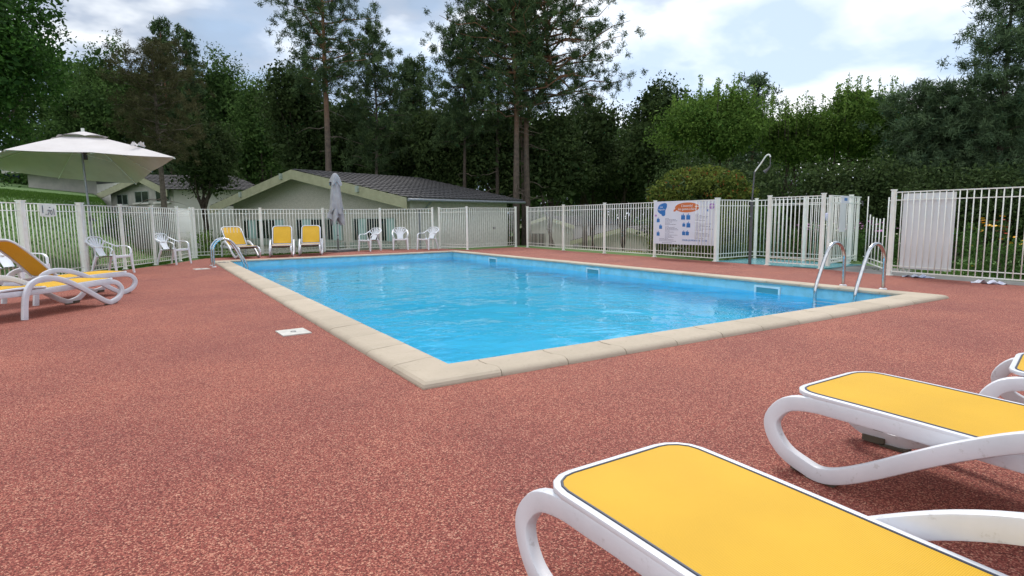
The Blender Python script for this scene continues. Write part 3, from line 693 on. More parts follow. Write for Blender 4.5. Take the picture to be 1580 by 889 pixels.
place_lounger(protoB, True, (2.20, 13.22), -105, .87, 'right of the two far loungers facing the pool, next to the folded parasol')

# ---------------------------------------------------------------- plastic armchairs
def make_chair():
    t = empty('garden_armchair'); P = M['chair_plastic']      # faces +x, width along y
    mb = MB(); vs = []; fs = []; nx, ny = 8, 6
    for i in range(nx + 1):
        for j in range(ny + 1):
            x = .24 - .44 * i / nx; g_ = -1 + 2 * j / ny; y = g_ * (.235 - .03 * i / nx); z = .405 - .03 * i / nx - .012 * (1 - g_ * g_) + (-.02 * max(0, 1 - i / 1.0))
            vs.append((x, y, z))
    k = ny + 1; f0 = [(i * k + j, i * k + j + 1, i * k + k + j + 1, i * k + k + j) for i in range(nx) for j in range(ny)]
    mb.add(vs, f0); mb.add([(x, y, z - .012) for x, y, z in vs], [tuple(reversed(f)) for f in f0])
    mb.ring_sweep([(.245, -.235, .375), (.25, 0, .37), (.245, .235, .375)], rprof(.02, .05)); mb.build('seat', P, t, smooth=True)
    # backrest fan: hoop plus slats
    bx = lambda z: -.20 - (z - .40) * .46
    hoop = spline([(-.02, .275, .575), (-.13, .275, .60), (bx(.70), .245, .70), (bx(.77), .17, .775), (bx(.80), .06, .80), (bx(.80), -.06, .80), (bx(.77), -.17, .775), (bx(.70), -.245, .70), (-.13, -.275, .60), (-.02, -.275, .575)], 5)
    mb = MB(); mb.ring_sweep(hoop, rprof(.055, .020, .4)); b = mb.build('backrest', P, t, smooth=True)
    for k_ in range(7):
        g_ = -1 + k_ / 3.0
        top = (bx(.79 - .11 * g_ * g_), .235 * g_, .79 - .12 * g_ * g_); bot = (bx(.39), .085 * g_, .39)
        mid = (bx(.58) - .012, .105 * g_, .56)
        m_ = MB(); m_.ring_sweep(spline([bot, mid, top], 4), rprof(.042, .010, .3), up=(1, 0, 0), scales=[.8, .8, .8, .85, .9, 1, 1.1, 1.2, 1.25]); m_.build('slat', P, b, smooth=True)
    for s in (-1, 1):
        mb = MB(); mb.ring_sweep(spline([(-.10, .275 * s, .597), (.05, .28 * s, .592), (.17, .275 * s, .58), (.235, .265 * s, .53), (.25, .255 * s, .46), (.25, .25 * s, .40)], 5), rprof(.045, .016, .4)); mb.build('armrest', P, t, smooth=True)
        mb = MB(); mb.ring_sweep([(.25, .25 * s, .42), (.262, .252 * s, .2), (.285, .262 * s, 0)], rprof(.056, .042, .3), up=(1, 0, 0), scales=[1.2, .95, .75]); mb.build('leg', P, t, smooth=True)
        mb = MB(); mb.ring_sweep([(-.17, .215 * s, .40), (-.24, .235 * s, .2), (-.29, .25 * s, 0)], rprof(.056, .042, .3), up=(1, 0, 0), scales=[1.2, .95, .75]); mb.build('leg', P, t, smooth=True)
        mb = MB(); mb.ring_sweep([(-.19, .21 * s, .40), (-.17, .265 * s, .60)], rprof(.03, .014, .3)); mb.build('arm_support', P, t, smooth=True)
    return t
proto = make_chair(); CG = 'white plastic fan-back armchairs'
def place_chair(used, c, face, label, sc=1.0):
    o = copy_tree(proto) if used else proto
    o.location = (c[0], c[1], 0); o.rotation_euler = (0, 0, math.radians(face)); o.scale = (sc,) * 3; tag(o, label, 'armchair', CG)
toward = math.degrees(math.atan2(-FV[1], -FV[0]))     # straight towards the viewer
place_chair(False, (-2.12, 9.9), -35, 'white armchair beside the open parasol pole, partly behind the left loungers', .86)
place_chair(True, (-1.06, 12.0), -42, 'white armchair alone against the left fence, between parasol and far ladder', .86)
place_chair(True, (4.18, 14.22), -110 - 38, 'leftmost of the three white armchairs along the back fence', .86)
place_chair(True, (5.18, 14.28), -110, 'middle white armchair along the back fence, facing straight out', .86)
place_chair(True, (5.86, 13.72), -110 - 42, 'rightmost of the three white armchairs, nearest the far pool corner', .86)
place_chair(True, (-3.1, 7.55), -35, 'white armchair cut by the left edge of the photo behind the raised lounger', .86)

# ---------------------------------------------------------------- parasols
def make_parasol_open():
    t = empty('open_parasol', (-2.40, 10.6, 0)); tag(t, 'open off-white parasol with one drooping corner standing behind the left loungers', 'parasol')
    lean = Vector((-.12, -.02, 0)); top = Vector((-.06, 0.02, 2.7))
    pole = MB(); pole.tube([(0, 0, .05), (top.x * .5, top.y * .5, 1.3), (top.x, top.y, 2.5)], .021, 12); pole.build('pole', M['galv'], t, smooth=True)
    mb = MB(); mb.tube([(0, 0, .3), (0, 0, .75)], .028, 12); mb.build('sleeve', M['galv'], t, smooth=True)
    mb = MB(); mb.tube([(-.045, 0, 1.02), (.05, 0, 1.02)], .022, 8); mb.tube([(-.02, 0, .98), (-.018, 0, 1.08)], .035, 10); mb.tube([(.04, 0, 1.02), (.06, -.02, .98)], .03, 8); mb.build('crank', M['dark_metal'], t, smooth=True)
    # canopy corners, local (A near left, B near right, C far right drooping, D far left)
    return t, top
pt, ptop = make_parasol_open()

def wl(o, p): return Vector(p) - o.location
apex = Vector(at(128, 201, 11.9)); 
Ac = Vector(at(6, 231, 10.4)); Bc = Vector(at(270, 243, 10.9)); Cc = Vector(at(210, 283, 13.3)); Dc = Vector(at(-35, 256, 13.1))
ctr = (Ac + Bc + Cc + Dc) / 4; apex = Vector((ctr.x - .05, ctr.y - .1, 0)); 
PAR = dict(A=Ac, B=Bc, C=Cc, D=Dc)
o_ = pt.location
base = Vector(at(148, 424, 12.6)); base.z = 0
dpt = (Vector((ctr.x, ctr.y, 0)) - Vector((CAM[0], CAM[1], 0))).dot(Vector((FV[0], FV[1], 0)) ) ; pc_ = Vector(at(147, 400, dpt)); pt.location = (pc_.x, pc_.y, 0)
o_ = pt.location
apexL = Vector(at(128, 206, dpt - .25)) - Vector(pt.location); 
for ch in children(pt): pass
corners = [p - o_ for p in (Ac, Bc, Cc, Dc)]
mids = []
for i in range(4):
    a, b = corners[i], corners[(i + 1) % 4]; m_ = (a + b) / 2; m_.z += .03; m_ = m_ + (Vector((apexL.x, apexL.y, m_.z)) - m_) * .03; mids.append(m_)
edge = []
for i in range(4): edge += [corners[i], mids[i]]
edge[3].z -= .02; edge[5].z -= .10
def canopy(mb, r0, r1, lift=0.0, scallop=0):
    nr, na = 8, 8; ring = []
    for k in range(nr + 1):
        f = r0 + (r1 - r0) * k / nr; row = []
        for i in range(8):
            for q in range(na):
                g_ = q / na; e = edge[i].lerp(edge[(i + 1) % 8], g_)
                p = apexL.lerp(e, f); sag = .018 * math.sin(math.pi * g_) * f * (1 - .3 * f); p.z += -sag + .02 * math.sin(math.pi * f) * .9 + lift
                if scallop and k == nr: p.z += scallop * math.sin(math.pi * g_)
                row.append(p)
        ring.append(row)
    n = 8 * na; vs = [p for row in ring for p in row]; fs = [(k * n + i, (k + 1) * n + i, (k + 1) * n + (i + 1) % n, k * n + (i + 1) % n) for k in range(nr) for i in range(n)]
    mb.add(vs, fs); mb.add([(p.x, p.y, p.z - .004) for p in vs], [tuple(reversed(f)) for f in fs]); return mb
canopy(MB(), .22, 1.0).build('canopy', M['canopy'], pt, smooth=True)
canopy(MB(), .01, .30, lift=.045, scallop=.035).build('vent_cap', M['canopy'], pt, smooth=True)
hub = Vector((apexL.x * .8, apexL.y, apexL.z - .42))
for i in range(8):
    e = edge[i]; mb = MB(); pts = []
    for f in (0, .3, .6, .85, 1.0):
        p = apexL.lerp(e, f); p.z += .02 * math.sin(math.pi * f) - .022; pts.append(p)
    mb.tube(pts, .0085, 6); r = mb.build('rib', M['white_metal'], pt, smooth=True)
    if i % 2 == 0:
        mb = MB(); q = apexL.lerp(e, .52); q.z -= .02; mb.tube([hub, q], .007, 6); mb.build('strut', M['white_metal'], r, smooth=True)
mb = MB(); mb.tube([hub + Vector((0, 0, -.10)), hub + Vector((0, 0, .08))], .04, 12); mb.build('hub', M['dark_metal'], pt, smooth=True)
mb = MB(); mb.tube([apexL + Vector((0, 0, .03)), apexL + Vector((0, 0, .10))], .03, 10); mb.build('finial', M['white_metal'], pt, smooth=True)
mb = MB(); q = edge[1]
for p in (edge[2] * .62 + apexL * .38, ):
    for k in range(5):
        a = k * 1.3; mb.add([p + Vector((0, 0, .05)), p + Vector((.10 * math.cos(a), .10 * math.sin(a), .12)), p + Vector((.14 * math.cos(a + .7), .14 * math.sin(a + .7), .02))], [(0, 1, 2)])
mb.build('torn_flap', M['canopy'], pt)
mb = MB(); mb.ring_sweep([(0, 0, 0), (0, 0, .05)], rprof(.55, .55, .1), up=(0, 1, 0)); mb.tube([(0, 0, .05), (0, 0, .32)], .033, 12); mb.build('base', M['concrete'], pt)

cp = empty('folded_parasol', (3.28, 14.42, 0)); cp.scale = (.84, .84, .98); tag(cp, 'folded grey parasol standing between the far loungers and the three armchairs', 'parasol')
mb = MB(); mb.tube([(0, 0, .05), (0, 0, 2.36)], .02, 10); mb.build('pole', M['galv'], cp, smooth=True)
mb = MB(); mb.box((.12, 0, .03), (.9, .6, .06), .5); mb.tube([(0, 0, .06), (0, 0, .4)], .03, 10); mb.build('base', M['concrete'], cp)
mb = MB(); mb.tube([(0, -.05, .86), (0, .05, .86)], .02, 8); mb.tube([(0, -.05, .5), (0, .05, .5)], .02, 8); mb.build('crank', M['dark_metal'], cp)
def folded(prof, folds, amp, seed, cut=0.0):
    n = 48; vs = []; rr = random.Random(seed); ph = [rr.uniform(0, 6) for _ in range(3)]
    for k, (z, r, wob) in enumerate(prof):
        for i in range(n):
            a = 2 * math.pi * i / n; f = 1 + amp * wob * (math.sin(folds * a + ph[0] + z * 1.3) * .6 + math.sin((folds * 2 - 1) * a + ph[1]) * .25)
            zz_ = z - cut * (k / (len(prof) - 1)) ** 4 * (.5 + .5 * math.sin(4 * a + ph[2]))
            vs.append((r * f * math.cos(a), r * f * math.sin(a), zz_))
    fs = [(k * n + i, k * n + (i + 1) % n, (k + 1) * n + (i + 1) % n, (k + 1) * n + i) for k in range(len(prof) - 1) for i in range(n)]
    mb = MB(); mb.add(vs, [tuple(reversed(f)) for f in fs]); return mb
folded([(2.36, .01, 0), (2.35, .05, .2), (2.30, .10, .5), (2.22, .15, .9), (2.10, .19, 1.1)], 4, .26, 1, .12).build('top_cap', M['canopy_grey'], cp, smooth=True)
folded([(2.24, .08, .3), (2.10, .13, .6), (1.9, .155, .9), (1.6, .185, 1.0), (1.42, .205, 1.0), (1.32, .215, 1.0)], 5, .26, 2, .2).build('folded_canopy', M['canopy_grey'], cp, smooth=True)
folded([(1.50, .10, .5), (1.30, .17, .9), (1.15, .23, 1.1), (1.05, .24, 1.2)], 5, .45, 5, .26).build('hanging_hem', M['canopy_grey'], cp, smooth=True)

# crumpled cloths by the right fence
def cloth(c, L_, W_, rz, H_, m_, seed, label):
    rr = random.Random(seed); nx, ny = 16, 8; vs = []
    ph = [rr.uniform(0, 6) for _ in range(6)]
    for i in range(nx + 1):
        for j in range(ny + 1):
            u, v = i / nx - .5, j / ny - .5; x = u * L_ * (1 - .3 * abs(v)); y = v * W_ * (1 + .5 * math.sin(u * 9 + ph[0]))
            z = .006 + H_ * (.5 + .5 * math.sin(u * 17 + ph[1] + v * 5)) * (.5 + .5 * math.sin(v * 11 + ph[2] + u * 6)) * (1 - (2 * u) ** 2 * .8)
            vs.append((x, y, z))
    k = ny + 1; fs = [(i * k + j, i * k + k + j, i * k + k + j + 1, i * k + j + 1) for i in range(nx) for j in range(ny)]
    mb = MB(); mb.add(vs, fs); mb.add([(x, y, z - .004) for x, y, z in vs], [tuple(reversed(f)) for f in fs]); o = mb.build('crumpled_cloth', m_, smooth=True); o.location = (*c, 0); o.rotation_euler = (0, 0, rz); tag(o, label, 'cloth')
M['blue_cloth'] = mat('blue_white_cloth', (.62, .65, .72), (.10, .14, .28), 16, .9)
cloth((8.14, .98), .42, .16, math.radians(-80), .045, M['blue_cloth'], 3, 'crumpled blue and white cloth at the foot of the screen sheet')
cloth((7.98, .06), .40, .14, math.radians(-85), .06, M['towel'], 8, 'crumpled white cloth on the concrete strip at the right')

# ---------------------------------------------------------------- buildings
def tiled_roof(name, parent, p00, p10, p11, p01, rows, cols, m_=None):
    """roof slope quad (p00,p10 = eave, p01,p11 = ridge); each course a stepped, corrugated strip"""
    p00, p10, p11, p01 = [Vector(p) for p in (p00, p10, p11, p01)]; mb = MB()
    nrm_ = (p10 - p00).cross(p01 - p00).normalized()
    if nrm_.z < 0: nrm_.negate()
    P = lambda u, v: (p00.lerp(p10, u)).lerp(p01.lerp(p11, u), v)
    for r in range(rows):
        vs = []; nseg = cols * 2
        for i in range(nseg + 1):
            u = i / nseg; bmp = .028 if i % 2 else 0
            vs.append(P(u, r / rows) + nrm_ * (.05 + bmp)); vs.append(P(u, (r + 1) / rows) + nrm_ * (.012 + bmp)); vs.append(P(u, r / rows) + nrm_ * .0)
        fs = []
        for i in range(nseg): fs += [(3 * i, 3 * i + 3, 3 * i + 4, 3 * i + 1), (3 * i + 2, 3 * i + 5, 3 * i + 3, 3 * i)]
        mb.add(vs, fs)
    return mb.build(name, m_ or M['roof'], parent)
def slab(mb, pts, th, mi=0):
    P = [Vector(p) for p in pts]; n = (P[1] - P[0]).cross(P[2] - P[0]).normalized() * th; k = len(P)
    mb.add([p for p in P] + [p + n for p in P], [tuple(range(k))[::-1], tuple(range(k, 2 * k))] + [(i, (i + 1) % k, (i + 1) % k + k, i + k) for i in range(k)], mi); return mb

bl = empty('wide_bungalow', (4.0, 23.6, -.9)); tag(bl, 'long low bungalow with khaki fascia and grey corrugated roof behind the back fence', 'house')
O = Vector(bl.location)
E1 = Vector((6.63, 17.26, 1.72)); EL_ = Vector((1.25, 30.0, 1.72)); R1 = Vector((3.94, 23.63, 3.12)); R2 = Vector((10.95, 26.58, 3.12)); E2 = Vector((13.6, 20.2, 1.72)); EL2 = EL_ + (R2 - R1)
gd = (E1 - EL_).normalized(); pd_ = Vector((R2 - R1)).normalized()
tiled_roof('roof', bl, E1 - O, E2 - O, R2 - O, R1 - O, 14, 28)
tiled_roof('roof', bl, EL2 - O, EL_ - O, R1 - O, R2 - O, 14, 20)
mb = MB(); FD = .40; q = pd_ * -.05
for a, b in ((EL_, R1), (R1, E1)):
    slab(mb, [a - O + q, b - O + q, b - O + q - Vector((0, 0, FD)), a - O + q - Vector((0, 0, FD))], .04)
mb.build('fascia', M['fascia'], bl)
for a, f in ((EL_.lerp(R1, .42), 0), (EL_.lerp(R1, .9), 0), (R1.lerp(E1, .62), 0)):
    p = a - O + q * 1.5 + Vector((0, 0, -.12)); mb = MB(); mb.box((p.x, p.y, p.z), (.14, .12, .24), math.atan2(gd.y, gd.x)); mb.build('purlin_end', M['trim'], bl)
# walls
ins = pd_ * .8; gz = -.95
W1 = E1 - gd * .7 + ins; WLp = EL_ + gd * .7 + ins; WR = R1 + ins; W2 = E2 - gd * .7 - pd_ * .4
def z_(v, z): return Vector((v.x, v.y, z))
eaveZ = 1.72 + .1; rid = 3.12
mb = MB(); slab(mb, [z_(WLp, gz) - O, z_(W1, gz) - O, z_(W1, 1.72 + .12) - O, z_(WR, 3.05) - O, z_(WLp, 1.72 + .12) - O], -.2); mb.build('gable_wall', M['render_wall'], bl)
mb = MB(); slab(mb, [z_(W1, gz) - O, z_(W2, gz) - O, z_(W2, 1.84) - O, z_(W1, 1.84) - O], -.2); mb.build('side_wall', M['side_wall'], bl)
# windows on the gable wall (run from the right end towards the left)
wu = -gd; wn = -pd_
def window(parent, base, u, s0, s1, zb, zt, out, curtains=True, panes=3):
    a = base + u * s0; b = base + u * s1; fr = MB(); t_ = .05
    def bx_(p, q_, za, zb_, th=.05, off=.02):
        c_ = (p + q_) / 2 + out * off; fr.box((c_.x, c_.y, (za + zb_) / 2), ((q_ - p).length, th, zb_ - za), math.atan2(u.y, u.x))
    bx_(a, b, zt - t_, zt); bx_(a, b, zb, zb + t_)
    for k in range(panes + 1):
        p = a.lerp(b, k / panes); bx_(p - u * .03, p + u * .03, zb + t_, zt - t_)
    f = fr.build('window', M['trim'], parent)
    for k in range(panes):
        p = a.lerp(b, k / panes) + u * .03; q_ = a.lerp(b, (k + 1) / panes) - u * .03; mb = MB(); c_ = (p + q_) / 2 + out * .012; mb.box((c_.x, c_.y, (zb + zt) / 2), ((q_ - p).length, .02, zt - zb - 2 * t_), math.atan2(u.y, u.x)); mb.build('pane', M['glass'], f)
        if curtains and k % 2 == 0:
            mb = MB(); vs = []; n = 14; c0 = p + out * .026
            for i in range(n + 1):
                x = c0 + u * ((q_ - p).length * .62 * i / n) + out * (.006 * (i % 2)); vs += [(x.x, x.y, zb + t_), (x.x, x.y, zt - t_)]
            mb.add(vs, [(2 * i, 2 * i + 2, 2 * i + 3, 2 * i + 1) for i in range(n)]); mb.build('curtain', M['curtain'], f)
    return f
B0 = z_(W1, 0) - O; zo = -O.z
for (s0, s1) in ((.8, 3.3), (4.0, 7.2), (8.2, 11.6)):
    window(bl, B0, wu, s0, s1, .05 + zo, 1.02 + zo, wn)
    mb = MB(); c_ = B0 + wu * (s0 + s1) / 2 + wn * .05; mb.box((c_.x, c_.y, -.10 + zo), (s1 - s0 + .3, .1, .22), math.atan2(wu.y, wu.x)); mb.build('sill_panel', M['trim'], bl)
mb = MB(); g0 = E1 - O - z_(Vector((0, 0, 0)), 0) + Vector((0, 0, -.07)) - gd * -.06; g1 = E2 - O + Vector((0, 0, -.07)) + gd * .06; mb.tube([g0, g1], .055, 8); mb.build('gutter', M['gutter'], bl)
mb = MB(); pp = E1 - O + pd_ * 1.3 + Vector((0, 0, -.1)); mb.tube([pp, pp - gd * .3 + Vector((0, 0, -.25)), pp - gd * .66 + Vector((0, 0, -.35)), pp - gd * .66 + Vector((0, 0, -2.5))], .04, 8); mb.build('downpipe', M['gutter'], bl)
mb = MB(); hp = W1 - O + pd_ * 5.2 + gd * .12; mb.box((hp.x, hp.y, .0 + zo + .5), (.05, .1, .1)); mb.build('wall_tap', M['dark_metal'], bl)

# small gabled building up the slope on the left
def gable_house(name, g0, gA, gB, gR, depthv, length, ground, label, wallm, sidem, fasciam, wins, sidewins=(), fd=.45):
    """gA/gB eave ends of the near gable, gR its apex, ridge runs along depthv"""
    t = empty(name, (gR.x, gR.y, ground)); tag(t, label, 'house'); O = Vector(t.location); d = Vector(depthv).normalized() * length
    gd_ = (z_(gB, 0) - z_(gA, 0)).normalized()
    tiled_roof('roof', t, gB - O, gB + d - O, gR + d - O, gR - O, 10, 20); tiled_roof('roof', t, gA + d - O, gA - O, gR - O, gR + d - O, 10, 20)
    mb = MB(); q = d.normalized() * -.04
    for a, b in ((gA, gR), (gR, gB)): slab(mb, [a - O + q, b - O + q, b - O + q - Vector((0, 0, fd)), a - O + q - Vector((0, 0, fd))], .05)
    mb.build('fascia', fasciam, t); i_ = d.normalized() * .6
    wA = gA + gd_ * .5 + i_; wB = gB - gd_ * .5 + i_; wR = gR + i_
    mb = MB(); slab(mb, [z_(wA, ground - .5) - O, z_(wB, ground - .5) - O, z_(wB, gB.z + .05) - O, z_(wR, gR.z - .08) - O, z_(wA, gA.z + .05) - O], -.2); mb.build('gable_wall', wallm, t)
    mb = MB(); e = wB + d * .95; slab(mb, [z_(wB, ground - .5) - O, z_(e, ground - .5) - O, z_(e, gB.z + .04) - O, z_(wB, gB.z + .04) - O], -.2); mb.build('side_wall', sidem, t)
    for (s0, s1, zb, zt, pn) in wins: 
        window(t, z_(wA, 0) - z_(O, 0), gd_, s0, s1, zb - O.z, zt - O.z, -d.normalized(), False, pn)
        mb = MB(); c_ = z_(wA, 0) - z_(O, 0) + gd_ * (s0 + s1) / 2 - d.normalized() * .08; mb.box((c_.x, c_.y, zb - O.z - .06), (s1 - s0 + .3, .16, .09), math.atan2(gd_.y, gd_.x)); mb.build('sill', M['pale_wall'], t)
    return t
D1 = 40
gA = Vector(at(150, 299, D1 + 3)); gB = Vector(at(258, 293, D1 - 1.5)); gR = Vector(at(213, 270, D1)); ez = (gA.z + gB.z) / 2; gA.z = ez; gB.z = ez
gdir = (gB - gA).normalized(); dp = Vector((-gdir.y, gdir.x, 0)); dp = dp if dp.dot(Vector(FV)) > 0 else -dp
dp = (dp * .55 + Vector(RV) * .85); dp.z = 0
gl_ = (z_(gB, 0) - z_(gA, 0)).length
gable_house('gabled_annexe', None, gA, gB, gR, dp, 6.0, -1.0, 'small grey gabled building with paired windows on the slope left of the bungalow', M['grey_wall'], M['pale_wall'], M['fascia'],
            [(gl_ * .10, gl_ * .26, ez - .85, ez - .1, 2), (gl_ * .37, gl_ * .56, ez - .75, ez + .05, 2), (gl_ * .66, gl_ * .84, ez - .75, ez + .05, 2)])
# far left flat building behind parasol
fb_ = empty('long_outbuilding', tuple(at(110, 300, 46)[:2]) + (2.2,)); tag(fb_, 'long beige outbuilding with dark garage front under the trees behind the parasol', 'building')
a0 = Vector(at(45, 295, 47)); a1 = Vector(at(150, 296, 47)); a2 = Vector(at(186, 300, 45)); O = Vector(fb_.location); zt = float(at(100, 268, 47)[2])
mb = MB(); slab(mb, [z_(a0, 1.8) - O, z_(a1, 1.8) - O, z_(a1, zt) - O, z_(a0, zt) - O], -.3); mb.build('wall', M['grey_wall'], fb_)
mb = MB(); slab(mb, [z_(a1, 1.8) - O, z_(a2, 1.8) - O, z_(a2, zt - .9) - O, z_(a1, zt - .9) - O], -.3); mb.build('garage_door', M['pale_wall'], fb_)
mb = MB(); slab(mb, [z_(a1, zt - .88) - O, z_(a2, zt - .88) - O, z_(a2, zt) - O, z_(a1, zt) - O], -.2); mb.build('dark_front', M['dark_metal'], fb_)
mb = MB(); c_ = (a0 + a2) / 2 - O; mb.box((c_.x, c_.y + 1.6, zt + .12 - O.z), ((a2 - a0).length + .6, 4.0, .22), math.atan2((a2 - a0).y, (a2 - a0).x)); mb.build('roof', M['grey_wall'], fb_)
# buildings down the slope seen through the right fence
gR = Vector(at(966, 350, 46)); gA = Vector(at(880, 374, 48)); gB = Vector(at(1040, 371, 44)); ez = (gA.z + gB.z) / 2; gA.z = ez; gB.z = ez
gdir = (gB - gA).normalized(); dp = Vector((-gdir.y, gdir.x, 0)); dp = dp if dp.dot(Vector(FV)) > 0 else -dp
gl_ = (z_(gB, 0) - z_(gA, 0)).length
hs_ = gable_house('gabled_house_below', None, gA, gB, gR, dp, 9, ez - 2.6, 'pale gabled house down the slope seen through the right fence', M['pale_wall'], M['pale_wall'], M['pale_fascia'], [(gl_ * .13, gl_ * .30, ez - 1.6, ez - .5, 2)], fd=.35)
for s in (.42, .62):
    mb = MB(); p = z_(gA, 0).lerp(z_(gB, 0), s) + dp * .5; O = Vector(hs_.location); mb.box((p.x - O.x, p.y - O.y, ez - 1.35 - O.z), (1.2, .2, 1.2), math.atan2(gdir.y, gdir.x)); mb.build('door', M['yellow_panel'], hs_)
gR = Vector(at(842, 334, 52)); gA = Vector(at(800, 349, 54)); gB = Vector(at(886, 347, 50)); ez = (gA.z + gB.z) / 2; gA.z = ez; gB.z = ez
gdir = (gB - gA).normalized(); dp = Vector((-gdir.y, gdir.x, 0)); dp = dp if dp.dot(Vector(FV)) > 0 else -dp
gl_ = (z_(gB, 0) - z_(gA, 0)).length
gable_house('white_house_below', None, gA, gB, gR, dp, 9, ez - 3.2, 'white walled house lower down, seen between the fence bars before the central pines', M['pale_wall'], M['pale_wall'], M['pale_fascia'], [(gl_ * .10, gl_ * .34, ez - 1.9, ez - .7, 2)], fd=.3)
# parked car under the trees, far left
def car():
    p = at(40, 286, 66); t = empty('parked_car', (p[0], p[1], ground_z(p[0], p[1])), math.radians(-30)); tag(t, 'dark blue car parked under the trees at the far left', 'car')
    prof = [(-2.1, .35), (-2.15, .7), (-1.9, .92), (-1.1, 1.0), (-.5, 1.42), (.8, 1.45), (1.5, 1.02), (2.1, .85), (2.15, .4)]
    mb = MB(); n = len(prof); vs = [(x, -.82, z) for x, z in prof] + [(x, .82, z) for x, z in prof]; mb.add(vs, [tuple(range(n)), tuple(range(2 * n - 1, n - 1, -1))] + [(i, i + n, (i + 1) % n + n, (i + 1) % n) for i in range(n)]); mb.build('body', M['car_paint'], t)
    for s in (-1, 1):
        mb = MB(); mb.add([(x, .83 * s, z) for x, z in ((-.95, 1.02), (-.45, 1.36), (.75, 1.38), (1.3, 1.04))], [(0, 1, 2, 3)]); mb.build('side_window', M['glass'], t)
        for x in (-1.35, 1.35):
            mb = MB(); mb.tube([(x, .70 * s, .32), (x, .86 * s, .32)], .32, 16); mb.build('wheel', M['dark_metal'], t)
    mb = MB(); mb.add([(-1.12, -.7, 1.01), (-1.12, .7, 1.01), (-.53, .62, 1.41), (-.53, -.62, 1.41)], [(0, 3, 2, 1)]); mb.build('windscreen', M['white_board'], t)
car()

# ---------------------------------------------------------------- vegetation
def np_mesh(name, verts, k, tint, material):
    """verts (n*k,3): n polygons with k corners each"""
    n = len(verts) // k; me = bpy.data.meshes.new(name)
    me.vertices.add(len(verts)); me.vertices.foreach_set('co', verts.astype(np.float32).ravel())
    me.loops.add(len(verts)); me.loops.foreach_set('vertex_index', np.arange(len(verts), dtype=np.int32))
    me.polygons.add(n); me.polygons.foreach_set('loop_start', np.arange(0, len(verts), k, dtype=np.int32))
    me.materials.append(material)
    at_ = me.attributes.new('tint', 'FLOAT', 'POINT'); at_.data.foreach_set('value', np.repeat(np.clip(tint, 0, 1), k).astype(np.float32))
    me.update(calc_edges=True); me.validate(); return me
def unit(n): 
    v = rng.normal(size=(n, 3)); return v / np.linalg.norm(v, axis=1, keepdims=True)
def leaves(centers, per, sigma, size, ctint, flat=1.0, name='crown', material=None, aspect=.55):
    n = len(centers) * per; c = np.repeat(centers, per, axis=0); off = np.clip(rng.normal(size=(n, 3)), -1.7, 1.7) * sigma * np.array([1, 1, flat]); p = c + off
    u = unit(n); w_ = unit(n); v = np.cross(u, w_); v /= np.linalg.norm(v, axis=1, keepdims=True) + 1e-9
    s = size * rng.uniform(.6, 1.35, n)[:, None]
    q = np.stack([p - u * s, p + v * s * aspect, p + u * s, p - v * s * aspect], axis=1).reshape(-1, 3)
    t = np.repeat(ctint, per) + rng.normal(size=n) * .22
    return np_mesh(name, q, 4, t, material)
def needles(centers, per, length, width, ctint, name='crown', material=None, up=.35):
    n = len(centers) * per; c = np.repeat(centers, per, axis=0) + rng.normal(size=(n, 3)) * length * .45
    d = unit(n); d[:, 2] += up; d /= np.linalg.norm(d, axis=1, keepdims=True)
    v = np.cross(d, unit(n)); v /= np.linalg.norm(v, axis=1, keepdims=True) + 1e-9
    l = length * rng.uniform(.6, 1.3, n)[:, None]
    q = np.stack([c - v * width, c + v * width, c + d * l], axis=1).reshape(-1, 3)
    return np_mesh(name, q, 3, np.repeat(ctint, per) + rng.normal(size=n) * .2, material)
def limb_mesh(mb, a, b, r0, r1, bend=.08, n=4, seg=6):
    a = np.array(a, float); b = np.array(b, float); L_ = np.linalg.norm(b - a); pts = []
    for i in range(n + 1):
        f = i / n; p = a + (b - a) * f + rng.normal(size=3) * L_ * bend * math.sin(math.pi * f) * .5; pts.append(tuple(p))
    mb.tube(pts, r0, seg, scales=[1 + (r1 / r0 - 1) * i / n for i in range(n + 1)])
SZ = .82
